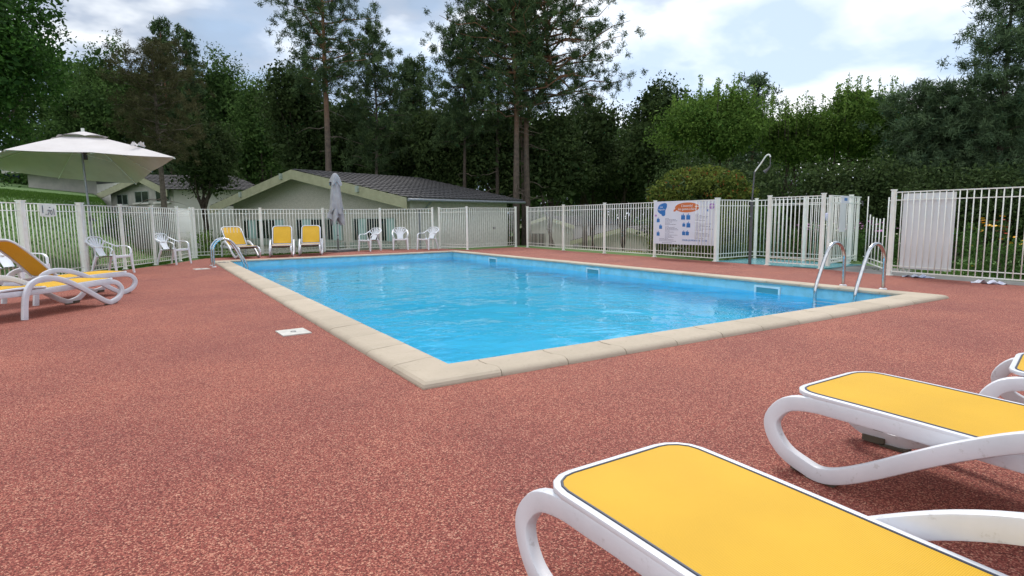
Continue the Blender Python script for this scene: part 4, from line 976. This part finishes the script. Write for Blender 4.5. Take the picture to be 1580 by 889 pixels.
def broadleaf(name, base, top_z, rx, bottom_z, kind, label, cat='tree', group=None, nlobe=13, ncl=230, per=60, size=.085, sig=.30, bark='bark', trunk_r=.2, flat=.9, shoots=0, trunkless=False, ry=None, leafname='crown', tintb=0.0, lobesize=(.26, .46), fill=.0):
    base = np.array(base, float); h = top_z - base[2]; t = empty(name, tuple(base)); tag(t, label, cat, group)
    cz = (bottom_z + top_z) / 2 - base[2]; rz_ = (top_z - bottom_z) / 2; ry = ry or rx
    lob = []
    for i in range(nlobe):
        d = unit(1)[0]; f = rng.uniform(.35, .78); lob.append((np.array([d[0] * rx * f, d[1] * ry * f, cz + d[2] * rz_ * f]), rng.uniform(*lobesize)))
    lob.append((np.array([0, 0, cz + rz_ * .62]), .36)); lob.append((np.array([0, 0, cz]), .5))
    cs, ts = [], []
    for i in range(ncl):
        c, r = lob[rng.integers(len(lob))]; d = unit(1)[0]; f = rng.uniform(.25, 1.0) ** .5
        if rng.random() < fill: f *= .5
        p = c + d * f * np.array([rx * r, ry * r, rz_ * r]) * 1.25
        if p[2] < bottom_z - base[2] - .3: p[2] = bottom_z - base[2] + rng.uniform(-.2, .4)
        cs.append(p); ts.append(.42 + .18 * rng.normal() + tintb)
    cs = np.array(cs)
    if not trunkless or True:
        nc = int(ncl * .5); cr = []
        for i in range(nc):
            c, r = lob[rng.integers(len(lob))]; cr.append(c + np.clip(rng.normal(size=3), -1.1, 1.1) * np.array([rx * r, ry * r, rz_ * r]) * .42)
        cr = np.array(cr); cr = cr[cr[:, 2] > bottom_z - base[2]]
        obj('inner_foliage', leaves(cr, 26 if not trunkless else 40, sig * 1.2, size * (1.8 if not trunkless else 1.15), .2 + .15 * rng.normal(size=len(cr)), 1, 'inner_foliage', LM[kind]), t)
    me = leaves(cs, int(per * 1.4), sig, size * SZ, np.array(ts), flat, 'crown', LM[kind]); obj(leafname, me, t)
    if shoots:
        sc_, st_ = [], []
        mb = MB()
        for i in range(shoots):
            a = rng.uniform(0, 2 * math.pi); f = rng.uniform(0, .9) ** .6; x, y = rx * f * math.cos(a), ry * f * math.sin(a); z0_ = cz + rz_ * math.sqrt(max(0, 1 - f * f)) * .75; l = rng.uniform(.6, 1.5) * .85
            mb.tube([(x, y, z0_ - .4), (x + rng.normal() * .05, y, z0_ + l)], .008, 4)
            for k in range(9):
                sc_.append((x, y, z0_ + l * k / 8)); st_.append(.75)
        mb.build('shoots', M['bark'], t, kind='stuff'); me = leaves(np.array(sc_), 9, .055, size * .8, np.array(st_), 1, 'shoot_leaves', LM[kind]); obj('shoot_leaves', me, t)
    mb = MB(); bh = max(.4, (bottom_z - base[2]) + .3 * rz_)
    if not trunkless:
        limb_mesh(mb, (0, 0, -.3), (0, 0, bh), trunk_r, trunk_r * .65, .04, 5, 9)
        limb_mesh(mb, (0, 0, bh), (rng.normal() * .2, rng.normal() * .2, cz + rz_ * .5), trunk_r * .65, .03, .06, 5, 7)
        mb.build('trunk', M[bark], t, smooth=True)
    mb = MB()
    for k in range(10 if not trunkless else 6):
        c, r = lob[k % len(lob)]; z0_ = rng.uniform(.5, 1.0) * bh if not trunkless else 0; limb_mesh(mb, (0, 0, z0_), c, trunk_r * .34, .015, .12, 4, 5)
    mb.build('limbs', M[bark], t, smooth=True)
    return t
def pine(name, base, top_z, label, rx, crown_bot, kind='pine', trunk_r=.2, path=None, n_br=34, tufts=9, per=26, nl=.17, nw=.011,  cone=False, dead=6, group=None, droop=0.0, bark='pine_bark', side=None, crowntop_w=.35, density=1.0, cat='tree', tuftr=.32, extra_limbs=()):
    base = np.array(base, float); H = top_z - base[2]; t = empty(name, tuple(base)); tag(t, label, cat, group)
    if path is None: path = [(0, 0, -.3), (rng.normal() * .05, 0, H * .3), (rng.normal() * .12, rng.normal() * .1, H * .65), (0, 0, H)]
    pth = spline(path, 6); zs = np.array([p[2] for p in pth]); n = len(pth)
    mb = MB(); mb.tube(pth, trunk_r, 10, scales=[max(.12, 1 - .85 * (max(0, z) / H) ** 1.1) for z in zs]); tr = mb.build('trunk', M[bark], t, smooth=True)
    def trunk_at(z):
        i = int(np.clip(np.searchsorted(zs, z), 1, n - 1)); f = (z - zs[i - 1]) / max(1e-6, zs[i] - zs[i - 1]); return np.array(pth[i - 1]) * (1 - f) + np.array(pth[i]) * f
    cb_ = crown_bot - base[2]; cs, ts = [], []; mb = MB(); srcs = [trunk_at] * 1
    limbs = []
    for k in range(n_br):
        f = (k + rng.uniform(0, 1)) / n_br; z = cb_ + (H - cb_) * f
        if cone: ln = rx * (1 - f) ** .8 * rng.uniform(.75, 1.1) + .15
        else: ln = rx * (math.sin(math.pi * min(1, .22 + .78 * f) ** 1.0) * .75 + crowntop_w * (1 - abs(f - .6))) * rng.uniform(.45, 1.1)
        a = k * 2.4 + rng.uniform(-.5, .5); p0 = trunk_at(min(z, H * .98))
        rise = (-.25 if cone else .12 + .25 * f) - droop; p1 = p0 + np.array([math.cos(a) * ln, math.sin(a) * ln, ln * rise + rng.normal() * .12]); limbs.append((p0, p1, ln))
    for (p0, p1) in extra_limbs: limbs.append((np.array(p0, float), np.array(p1, float), np.linalg.norm(np.array(p1) - np.array(p0))))
    for (p0, p1, ln) in limbs:
        limb_mesh(mb, p0, p1, max(.018, min(trunk_r * .32, ln * .022)), .008, .10, 4, 5)
        nt_ = max(2, int(tufts * density * (.4 + ln / max(rx, .1) * .7)))
        for q in range(nt_):
            g = rng.uniform(.38 if not cone else .15, 1.05); c = p0 + (p1 - p0) * g; sp_ = tuftr * (.6 + .6 * (1 - abs(g - .8))); c = c + rng.normal(size=3) * np.array([sp_ * 1.2, sp_ * 1.2, sp_ * .45])
            cs.append(c); ts.append(.4 + .2 * rng.normal())
    mb.build('branches', M[bark if not cone else 'bark'], t, smooth=True)
    if dead:
        mb = MB()
        for k in range(dead):
            z = rng.uniform(.25, 1) * cb_; a = rng.uniform(0, 6.28); l = rng.uniform(.5, 1.6); p0 = trunk_at(z); limb_mesh(mb, p0, p0 + np.array([math.cos(a) * l, math.sin(a) * l, -l * .25]), .022, .005, .18, 4, 4)
        mb.build('dead_branches', M['pale_bark'], t, smooth=True)
    cs = np.array(cs); me = needles(cs, int(per * 2.1), nl * 1.15, nw * 1.7, np.array(ts), 'crown', LM[kind]); obj('crown', me, t); return t
def gp(px, depth, py=320):
    p = at(px, py, depth); return (p[0], p[1], ground_z(p[0], p[1]))
def zt_(px, py, depth): return float(at(px, py, depth)[2])
def wid(px, depth): return px / FOC * depth

SP = {}
def BL(name, px, depth, ytop, hw, ybot, kind, label, **k):
    return broadleaf(name, gp(px, depth), zt_(px, ytop, depth), wid(hw, depth), zt_(px, ybot, depth), kind, label, **k)
def PI(name, px, depth, ytop, hw, ybot, label, **k):
    return pine(name, gp(px, depth), zt_(px, ytop, depth), label, wid(hw, depth), zt_(px, ybot, depth), **k)

# left side
BL('oak_tree', -15, 25, -90, 150, 262, 'oak', 'big dark green leafy tree filling the upper left corner behind the parasol', nlobe=18, ncl=460, per=62, size=.085, sig=.33, trunk_r=.3, bark='pale_bark', fill=.2)
BL('broadleaf_tree', 185, 52, 72, 78, 270, 'mid', 'round leafy tree behind the parasol, between the corner oak and the spruces', nlobe=14, ncl=330, per=52, size=.12, sig=.42, fill=.2)
PI('spruce_tree', 268, 50, 45, 38, 300, 'pointed spruce top left of its twin, behind the brownish tree', cone=True, n_br=60, tufts=9, per=24, nl=.26, nw=.03, tuftr=.4, dead=0)
PI('spruce_tree', 305, 52, 55, 34, 300, 'second pointed spruce top, right of its twin behind the brownish tree', cone=True, n_br=55, tufts=9, per=24, nl=.26, nw=.03, tuftr=.4, dead=0)
PI('half_bare_pine', 254, 30, 78, 62, 245, 'thin brownish half-bare tree with dead twigs in front of the small annexe', kind='brown', trunk_r=.17, n_br=52, tufts=13, per=26, nl=.15, nw=.009, dead=22, bark='pale_bark', tuftr=.42)
BL('broadleaf_tree', 352, 56, 84, 66, 300, 'mid', 'leafy tree with ragged top left of the tall straight pine', nlobe=15, ncl=300, per=52, size=.12, sig=.42, fill=.2)
BL('broadleaf_tree', 408, 50, 116, 60, 300, 'mid', 'lower bushy green tree above the left half of the bungalow roof', nlobe=13, ncl=260, per=52, size=.11, sig=.38, tintb=.12, fill=.2)
BL('understorey_tree', 130, 50, 165, 84, 262, 'mid', 'low dark tree mass right behind the open parasol', nlobe=12, ncl=220, per=50, size=.11, sig=.4, fill=.3)
BL('understorey_tree', 330, 54, 190, 90, 300, 'dark', 'dark low tree above the left eave of the bungalow', nlobe=12, ncl=240, per=50, size=.10, sig=.4, fill=.3)
BL('understorey_tree', 315, 35, 180, 54, 306, 'dark', 'dark bushy tree standing right of the small gabled annexe', nlobe=10, ncl=170, per=50, size=.09, sig=.34, fill=.3)
# pines in the middle
bt = np.array(gp(507, 29))
PI('scots_pine', 507, 29, -95, 80, 150, 'tall straight scots pine whose single trunk rises above the folded parasol', path=[(0, 0, -.3)] + [tuple(at(a_, b_, 29) - bt) for a_, b_ in ((505, 200), (501, 100), (497, 0), (494, -95))], trunk_r=.19, n_br=58, tufts=18, per=26, nl=.15, nw=.010, dead=10, tuftr=.36)
BL('understorey_tree', 462, 36, 105, 58, 300, 'dark', 'dense dark tree touching the left of the tall straight trunk', nlobe=12, ncl=260, per=52, size=.10, sig=.36, fill=.3)
PI('young_pine', 583, 34, 50, 54, 265, 'slimmer pine with a bushy top right of the tall straight pine', trunk_r=.13, n_br=52, tufts=12, per=26, nl=.17, nw=.013, dead=6, tuftr=.36, bark='pale_bark')
PI('fir_tree', 642, 42, 96, 56, 300, 'broad dark fir between the slimmer pine and the many-stemmed pines', cone=True, n_br=70, tufts=10, per=26, nl=.24, nw=.024, tuftr=.4, dead=0)
BL('understorey_tree', 545, 39, 150, 70, 300, 'dark', 'dark mass of leaves behind the bungalow ridge, between two pine trunks', nlobe=12, ncl=260, per=52, size=.11, sig=.38, fill=.3)
BL('understorey_tree', 640, 37, 190, 70, 300, 'dark', 'low dark tree over the far end of the bungalow roof', nlobe=12, ncl=240, per=52, size=.10, sig=.38, fill=.3)
d_ = 29; b0 = np.array(gp(795, d_)); 
def rel(px, py, depth, b=b0): return tuple(at(px, py, depth) - b)
PI('scots_pine', 795, d_, -120, 118, 185, 'scots pine with straight reddish trunk, left stem of the big central group', trunk_r=.19, path=[(0, 0, -.3), rel(797, 240, d_), rel(797, 160, d_), rel(793, 60, d_), rel(790, -40, d_), rel(792, -120, d_)], n_br=74, tufts=16, per=27, nl=.15, nw=.010, dead=10, tuftr=.38)
b1 = np.array(gp(815, 29.6)); 
rb = lambda px, py, dd=29.6: tuple(at(px, py, dd) - b1)
PI('scots_pine', 815, 29.6, -60, 118, 165, 'scots pine with a crooked orange trunk, right stem of the big central group', trunk_r=.20, path=[(0, 0, -.3), rb(812, 230), rb(815, 175), rb(833, 145), rb(850, 115), rb(846, 80), rb(841, 40), rb(838, -60)], n_br=66, tufts=16, per=27, nl=.15, nw=.010, dead=8, tuftr=.36,
   extra_limbs=[(rb(846, 150), rb(950, 130)), (rb(860, 145), rb(975, 118)), (rb(848, 105), rb(955, 85)), (rb(846, 110), rb(930, 155)), (rb(838, 40), rb(930, 45))])
PI('scots_pine', 768, 31, -40, 80, 200, 'thin dark pine stem left of the central group', trunk_r=.12, n_br=48, tufts=15, per=26, nl=.16, nw=.011, dead=8, tuftr=.38, bark='bark')
PI('scots_pine', 806, 30.6, 10, 50, 120, 'slender middle stem between the two big central pines', trunk_r=.10, n_br=24, tufts=9, per=24, nl=.15, nw=.010, dead=6, tuftr=.3)
PI('scots_pine', 718, 31, 50, 66, 230, 'pine crown overhanging left of the central group', trunk_r=.12, n_br=46, tufts=16, per=26, nl=.16, nw=.011, dead=4, tuftr=.36, bark='bark')
for (px, dd, yt, hw, lab) in ((700, 34, 165, 62, 'dark bushy tree low between the fir and the central pines'), (770, 33, 175, 62, 'dark bushy tree at the feet of the central pines, left side'), (850, 32, 180, 66, 'dark bushy tree at the feet of the central pines, right side'), (915, 36, 165, 58, 'dark tree right of the central pines with a ragged hanging edge')):
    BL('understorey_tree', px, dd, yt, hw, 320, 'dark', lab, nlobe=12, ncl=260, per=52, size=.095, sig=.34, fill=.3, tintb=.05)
PI('fir_tree', 902, 38, 150, 34, 300, 'small pointed fir right of the crooked pine', cone=True, n_br=46, tufts=9, per=24, nl=.22, nw=.02, tuftr=.34, dead=0)
# right side
BL('understorey_tree', 962, 34, 225, 44, 330, 'dark', 'low dark tree filling the gap left of the dark rounded tree', nlobe=10, ncl=200, per=52, size=.085, sig=.3, fill=.3)
BL('dark_tree', 1012, 31, 132, 62, 310, 'dark', 'dark rounded tree left of the light green bushy trees', nlobe=14, ncl=330, per=54, size=.085, sig=.3, fill=.25, tintb=.1)
BL('bushy_tree', 1108, 25, 148, 88, 252, 'light', 'light green bushy tree behind the trimmed shrub, left one of the pair', nlobe=18, ncl=460, per=58, size=.058, sig=.24, shoots=26, fill=.15, bark='bark', trunk_r=.1)
BL('bushy_tree', 1215, 26, 186, 52, 258, 'light', 'lower light green bush with tall thin shoots between the two bushy trees', nlobe=10, ncl=220, per=56, size=.055, sig=.24, shoots=40, fill=.15, trunk_r=.08)
BL('bushy_tree', 1306, 25.5, 152, 84, 256, 'light', 'light green bushy tree above the open gate, right one of the pair', nlobe=18, ncl=440, per=58, size=.058, sig=.24, shoots=26, fill=.15, trunk_r=.1)
PI('fir_tree', 1158, 38, 118, 40, 300, 'bluish fir tip showing behind the light green bushy trees', cone=True, n_br=46, tufts=8, per=24, nl=.22, nw=.02, tuftr=.34, dead=0, kind='bluepine')
PI('garden_pine', 1425, 21, 142, 64, 300, 'bluish green young pine left of the tall right-edge pine', kind='bluepine', trunk_r=.10, n_br=56, tufts=14, per=28, nl=.15, nw=.011, dead=6, tuftr=.32, bark='bark')
PI('garden_pine', 1480, 23, 160, 54, 300, 'dark pine filling the gap beside the tall right-edge pine', kind='pine', trunk_r=.10, n_br=52, tufts=13, per=28, nl=.15, nw=.011, dead=6, tuftr=.34, bark='bark')
PI('garden_pine', 1535, 19, -40, 46, 292, 'tall open pine at the right edge with dark forked trunk', kind='bluepine', trunk_r=.13, n_br=60, tufts=13, per=28, nl=.15, nw=.009, dead=10, tuftr=.30, bark='bark')
PI('garden_pine', 1600, 20, 135, 60, 300, 'pine half cut by the right edge of the photo', kind='pine', trunk_r=.10, n_br=48, tufts=12, per=28, nl=.15, nw=.011, dead=6, tuftr=.32, bark='bark')
for (px, dd, yt, hw, lab) in ((1075, 22, 240, 78, 'shaded hedge bush behind the information board'), (1165, 21, 258, 70, 'shaded hedge bush behind the shower arm'), (1260, 20.5, 258, 70, 'shaded hedge bush behind the footbath fence'), (1350, 19.5, 250, 70, 'shaded hedge bush behind the open gate'), (1440, 18, 262, 74, 'shaded hedge bush behind the pale screen sheet'), (1535, 17, 268, 70, 'shaded hedge bush behind the orange flower bed'), (1620, 16, 268, 70, 'shaded hedge bush at the right edge of the photo')):
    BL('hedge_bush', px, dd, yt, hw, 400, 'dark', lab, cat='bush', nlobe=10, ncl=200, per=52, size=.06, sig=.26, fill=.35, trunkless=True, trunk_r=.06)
# trimmed photinia dome
def dome(px, depth, ytop, hw):
    b = np.array(gp(px, depth)); h = zt_(px, ytop, depth) - b[2]; r = wid(hw, depth); t = empty('trimmed_shrub', tuple(b)); tag(t, 'rounded trimmed shrub with reddish tips behind the information board', 'shrub')
    cs, ts = [], []
    for i in range(620):
        d = unit(1)[0]; d[2] = abs(d[2]); f = 1 - abs(rng.normal()) * .07; cs.append((d[0] * r * f, d[1] * r * f, h - r * .62 + d[2] * r * .62 * f if rng.random() < .62 else rng.uniform(.1, 1) * (h - r * .5))); ts.append(.5 + .25 * rng.normal())
    cs = np.array(cs); low = cs[:, 2] < h - r * .62; ang = rng.uniform(0, 6.28, len(cs)); cs[low, 0] = np.cos(ang[low]) * r * .95; cs[low, 1] = np.sin(ang[low]) * r * .95
    obj('foliage', leaves(cs, 34, .10, .042, np.array(ts), 1, 'foliage', LM['shrub']), t)
    sel = cs[(~low) & (rng.random(len(cs)) < .22)]; obj('red_tips', leaves(sel * np.array([1.02, 1.02, 1.015]), 8, .06, .036, np.full(len(sel), .5), 1, 'red_tips', LM['shrub_red']), t, kind='stuff')
    core = []
    mb = MB()
    for k in range(7): limb_mesh(mb, (0, 0, 0), (rng.normal() * r * .4, rng.normal() * r * .4, h * .75), .05, .02)
    mb.build('stems', M['bark'], t)
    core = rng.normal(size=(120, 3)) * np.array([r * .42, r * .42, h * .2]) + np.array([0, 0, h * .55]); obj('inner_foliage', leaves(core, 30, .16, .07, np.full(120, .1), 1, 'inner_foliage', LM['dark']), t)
dome(1080, 16.2, 264, 75)

# garden plants behind the right fences
def plant(name, loc, r, h, n, kind, label, size=.035, flower=None, nf=0, fs=.022, ftop=True, cat='plant', stems=0, group=None):
    t = empty(name, (loc[0], loc[1], ground_z(*loc[:2]))); tag(t, label, cat, group)
    c = rng.uniform(-1, 1, size=(n, 3)); c = c * np.array([r, r, h / 2]) + np.array([0, 0, h / 2]); c[:, :2] *= (1 - .4 * (c[:, 2:3] / h))
    obj('leaves', leaves(c, 22, .06, size, .45 + .2 * rng.normal(size=n), 1, 'leaves', LM[kind], aspect=.35), t)
    mb = MB()
    for k in range(max(4, stems)): mb.tube([(rng.normal() * r * .1, rng.normal() * r * .1, 0), (rng.normal() * r * .4, rng.normal() * r * .4, h)], .006, 4)
    mb.build('stems', M['bark'], t)
    if nf:
        mb = MB()
        for k in range(nf):
            x, y = rng.normal() * r * .6, rng.normal() * r * .6; z = h * rng.uniform(.8, 1.08) if ftop else h * rng.uniform(.3, 1.05); s = fs * rng.uniform(.7, 1.3); tl = rng.uniform(-.5, .5)
            ring = [(x + s * math.cos(a), y + s * math.sin(a), z + s * math.cos(a) * tl) for a in np.linspace(0, 2 * math.pi, 6, endpoint=False)]
            mb.add([(x, y, z - s * .3)] + ring, [(0, i + 1, (i + 1) % 6 + 1) for i in range(6)])
        mb.build('flowers', flower, t, kind='stuff' if nf > 8 else None)
    return t
plant('orange_flower_clump', (9.55, -.55), .42, .52, 60, 'garden', 'clump of orange daisies behind the fence at the right edge', flower=M['flower_y'], nf=130, fs=.026)
plant('orange_flower_clump', (10.3, .05), .5, .55, 60, 'garden', 'orange daisies behind the first clump, left of the pine trunk', flower=M['flower_y'], nf=110, fs=.028)
plant('garden_plant', (9.5, .45), .45, .50, 60, 'garden', 'leafy green plant just right of the pale screen sheet', flower=M['flower_y'], nf=10, ftop=False)
plant('tall_flower', (10.2, 1.0), .18, .85, 14, 'garden', 'tall stem with a yellow and red bloom behind the right fence', flower=M['flower_y'], nf=12, fs=.04, ftop=True)
plant('tall_flower', (10.5, .85), .16, .80, 14, 'garden', 'tall stem with a red bloom right of the yellow one', flower=M['flower_r'], nf=10, fs=.035, ftop=True)
plant('garden_plant', (10.8, 1.6), .6, .7, 70, 'garden', 'green plant behind the pale screen sheet')
plant('garden_plant', (10.6, 2.2), .45, .65, 60, 'garden', 'flowering plant seen through the low pickets', flower=M['flower_w'], nf=30, ftop=False)
plant('purple_flower_clump', (11.2, 3.3), .5, .8, 60, 'garden', 'purple flowers seen through the open gate bars', flower=M['flower_p'], nf=60, fs=.03)
plant('purple_flower_clump', (11.0, 4.2), .5, .75, 60, 'garden', 'purple flowers behind the footbath fence, left clump', flower=M['flower_p'], nf=50, fs=.03)
plant('white_flower_clump', (10.7, 3.75), .35, .75, 40, 'garden', 'white flowers behind the footbath fence', flower=M['flower_w'], nf=40, fs=.028)
plant('climbing_hedge', (9.6, 5.9), .75, 1.2, 190, 'shrub', 'loose leafy hedge behind the fence between board and shower', size=.035, cat='hedge')
plant('climbing_hedge', (10.8, 5.6), .8, 1.2, 190, 'mid', 'darker leafy hedge behind the footbath corner', size=.04, cat='hedge')
orn = empty('garden_ornament', (10.25, 3.62, ground_z(10.25, 3.62))); tag(orn, 'small blue and white ball ornament on a stake behind the footbath fence', 'ornament')
mb = MB(); mb.tube([(0, 0, 0), (0, 0, .86)], .008, 5); mb.build('stake', M['dark_metal'], orn)
bm = bmesh.new(); bmesh.ops.create_uvsphere(bm, u_segments=12, v_segments=8, radius=.085); bmesh.ops.translate(bm, vec=(0, 0, .93), verts=bm.verts); me = bpy.data.meshes.new('ball'); bm.to_mesh(me); bm.free(); me.materials.append(M['ornament']); obj('ball', me, orn)
# left of / behind the back fence: yellowish shrubs on the lawn
for (px, dd, r, h, kind, lab, fl, nf) in ((312, 20, .8, 1.5, 'light', 'yellow green shrub behind the fence left of the angled lounger', None, 0), (345, 21, .9, 1.3, 'shrub', 'shrub with yellow tips behind the angled lounger', M['flower_y'], 30),
                                  (272, 22, .9, 1.2, 'garden', 'green shrub behind the lone armchair', None, 0), (180, 17.5, .45, .7, 'garden', 'yellow flowering plant behind the left fence beside the parasol pole', M['flower_y'], 90)):
    p = gp(px, dd); plant('lawn_shrub', p, r, h, 120, kind, lab, size=.05, flower=fl, nf=nf, cat='shrub', ftop=False)

# grass blades: strips along the fences plus tufts up the slope
def grass_strip():
    pts = []
    segs = [((-.35, 13.9), (4.8, 14.95), .45, 5200), ((-3.9, 7.2), (-.6, 14.0), .35, 5200)]
    for a, b, wd, n in segs:
        a, b = np.array(a), np.array(b); f = rng.random(n)[:, None]; d = (b - a) / np.linalg.norm(b - a); nn_ = np.array([-d[1], d[0]]); p = a + (b - a) * f + nn_ * (rng.random(n)[:, None] * wd); pts.append(p)
    n = 60000; x = rng.uniform(-16, 1, n); y = rng.uniform(9, 40, n); s = (x + 1.4) * -.898 + (y - 12) * .44; pts.append(np.stack([x, y], 1)[s > .35])
    n = 9000; x = rng.uniform(8.95, 13, n); y = rng.uniform(-2.5, 2.2, n); pts.append(np.stack([x, y], 1))
    p = np.concatenate(pts); n = len(p); dist = np.linalg.norm(p - CAM[:2], axis=1); z = np.array([ground_z(a, b) for a, b in p]); hgt = rng.uniform(.02, .045, n) * (1 + dist / 30); wdt = .004 * (1 + dist / 9)
    a = rng.uniform(0, 6.28, n); u = np.stack([np.cos(a), np.sin(a), np.zeros(n)], 1) * wdt[:, None]; c = np.stack([p[:, 0], p[:, 1], z], 1); tip = c + np.stack([rng.normal(size=n) * .02, rng.normal(size=n) * .02, hgt], 1)
    q = np.stack([c - u, c + u, tip], 1).reshape(-1, 3); me = np_mesh('grass', q, 3, .45 + .25 * rng.normal(size=n), LM['grass']); obj('grass', me, kind='stuff')
grass_strip()

# far wood closing the view behind the trees that can be told apart
def far_wood():
    cs, ts = [], []
    for i in range(4200):
        px = rng.uniform(-250, 1800); dd = rng.uniform(56, 72)
        ytop = np.interp(px, [-250, 0, 130, 240, 330, 450, 560, 680, 800, 930, 960, 1100, 1250, 1400, 1800], [60, 60, 120, 130, 150, 170, 185, 190, 195, 205, 215, 200, 205, 190, 190])
        y = rng.uniform(ytop, 400 if px > 620 else 345) if rng.random() < .8 else ytop + abs(rng.normal()) * 12
        cs.append(at(px, y, dd)); ts.append(.4 + .2 * rng.normal())
    me = leaves(np.array(cs), 40, 1.0, .30, np.array(ts), .8, 'far_wood', LM['mid']); obj('far_wood', me, kind='stuff')
far_wood()
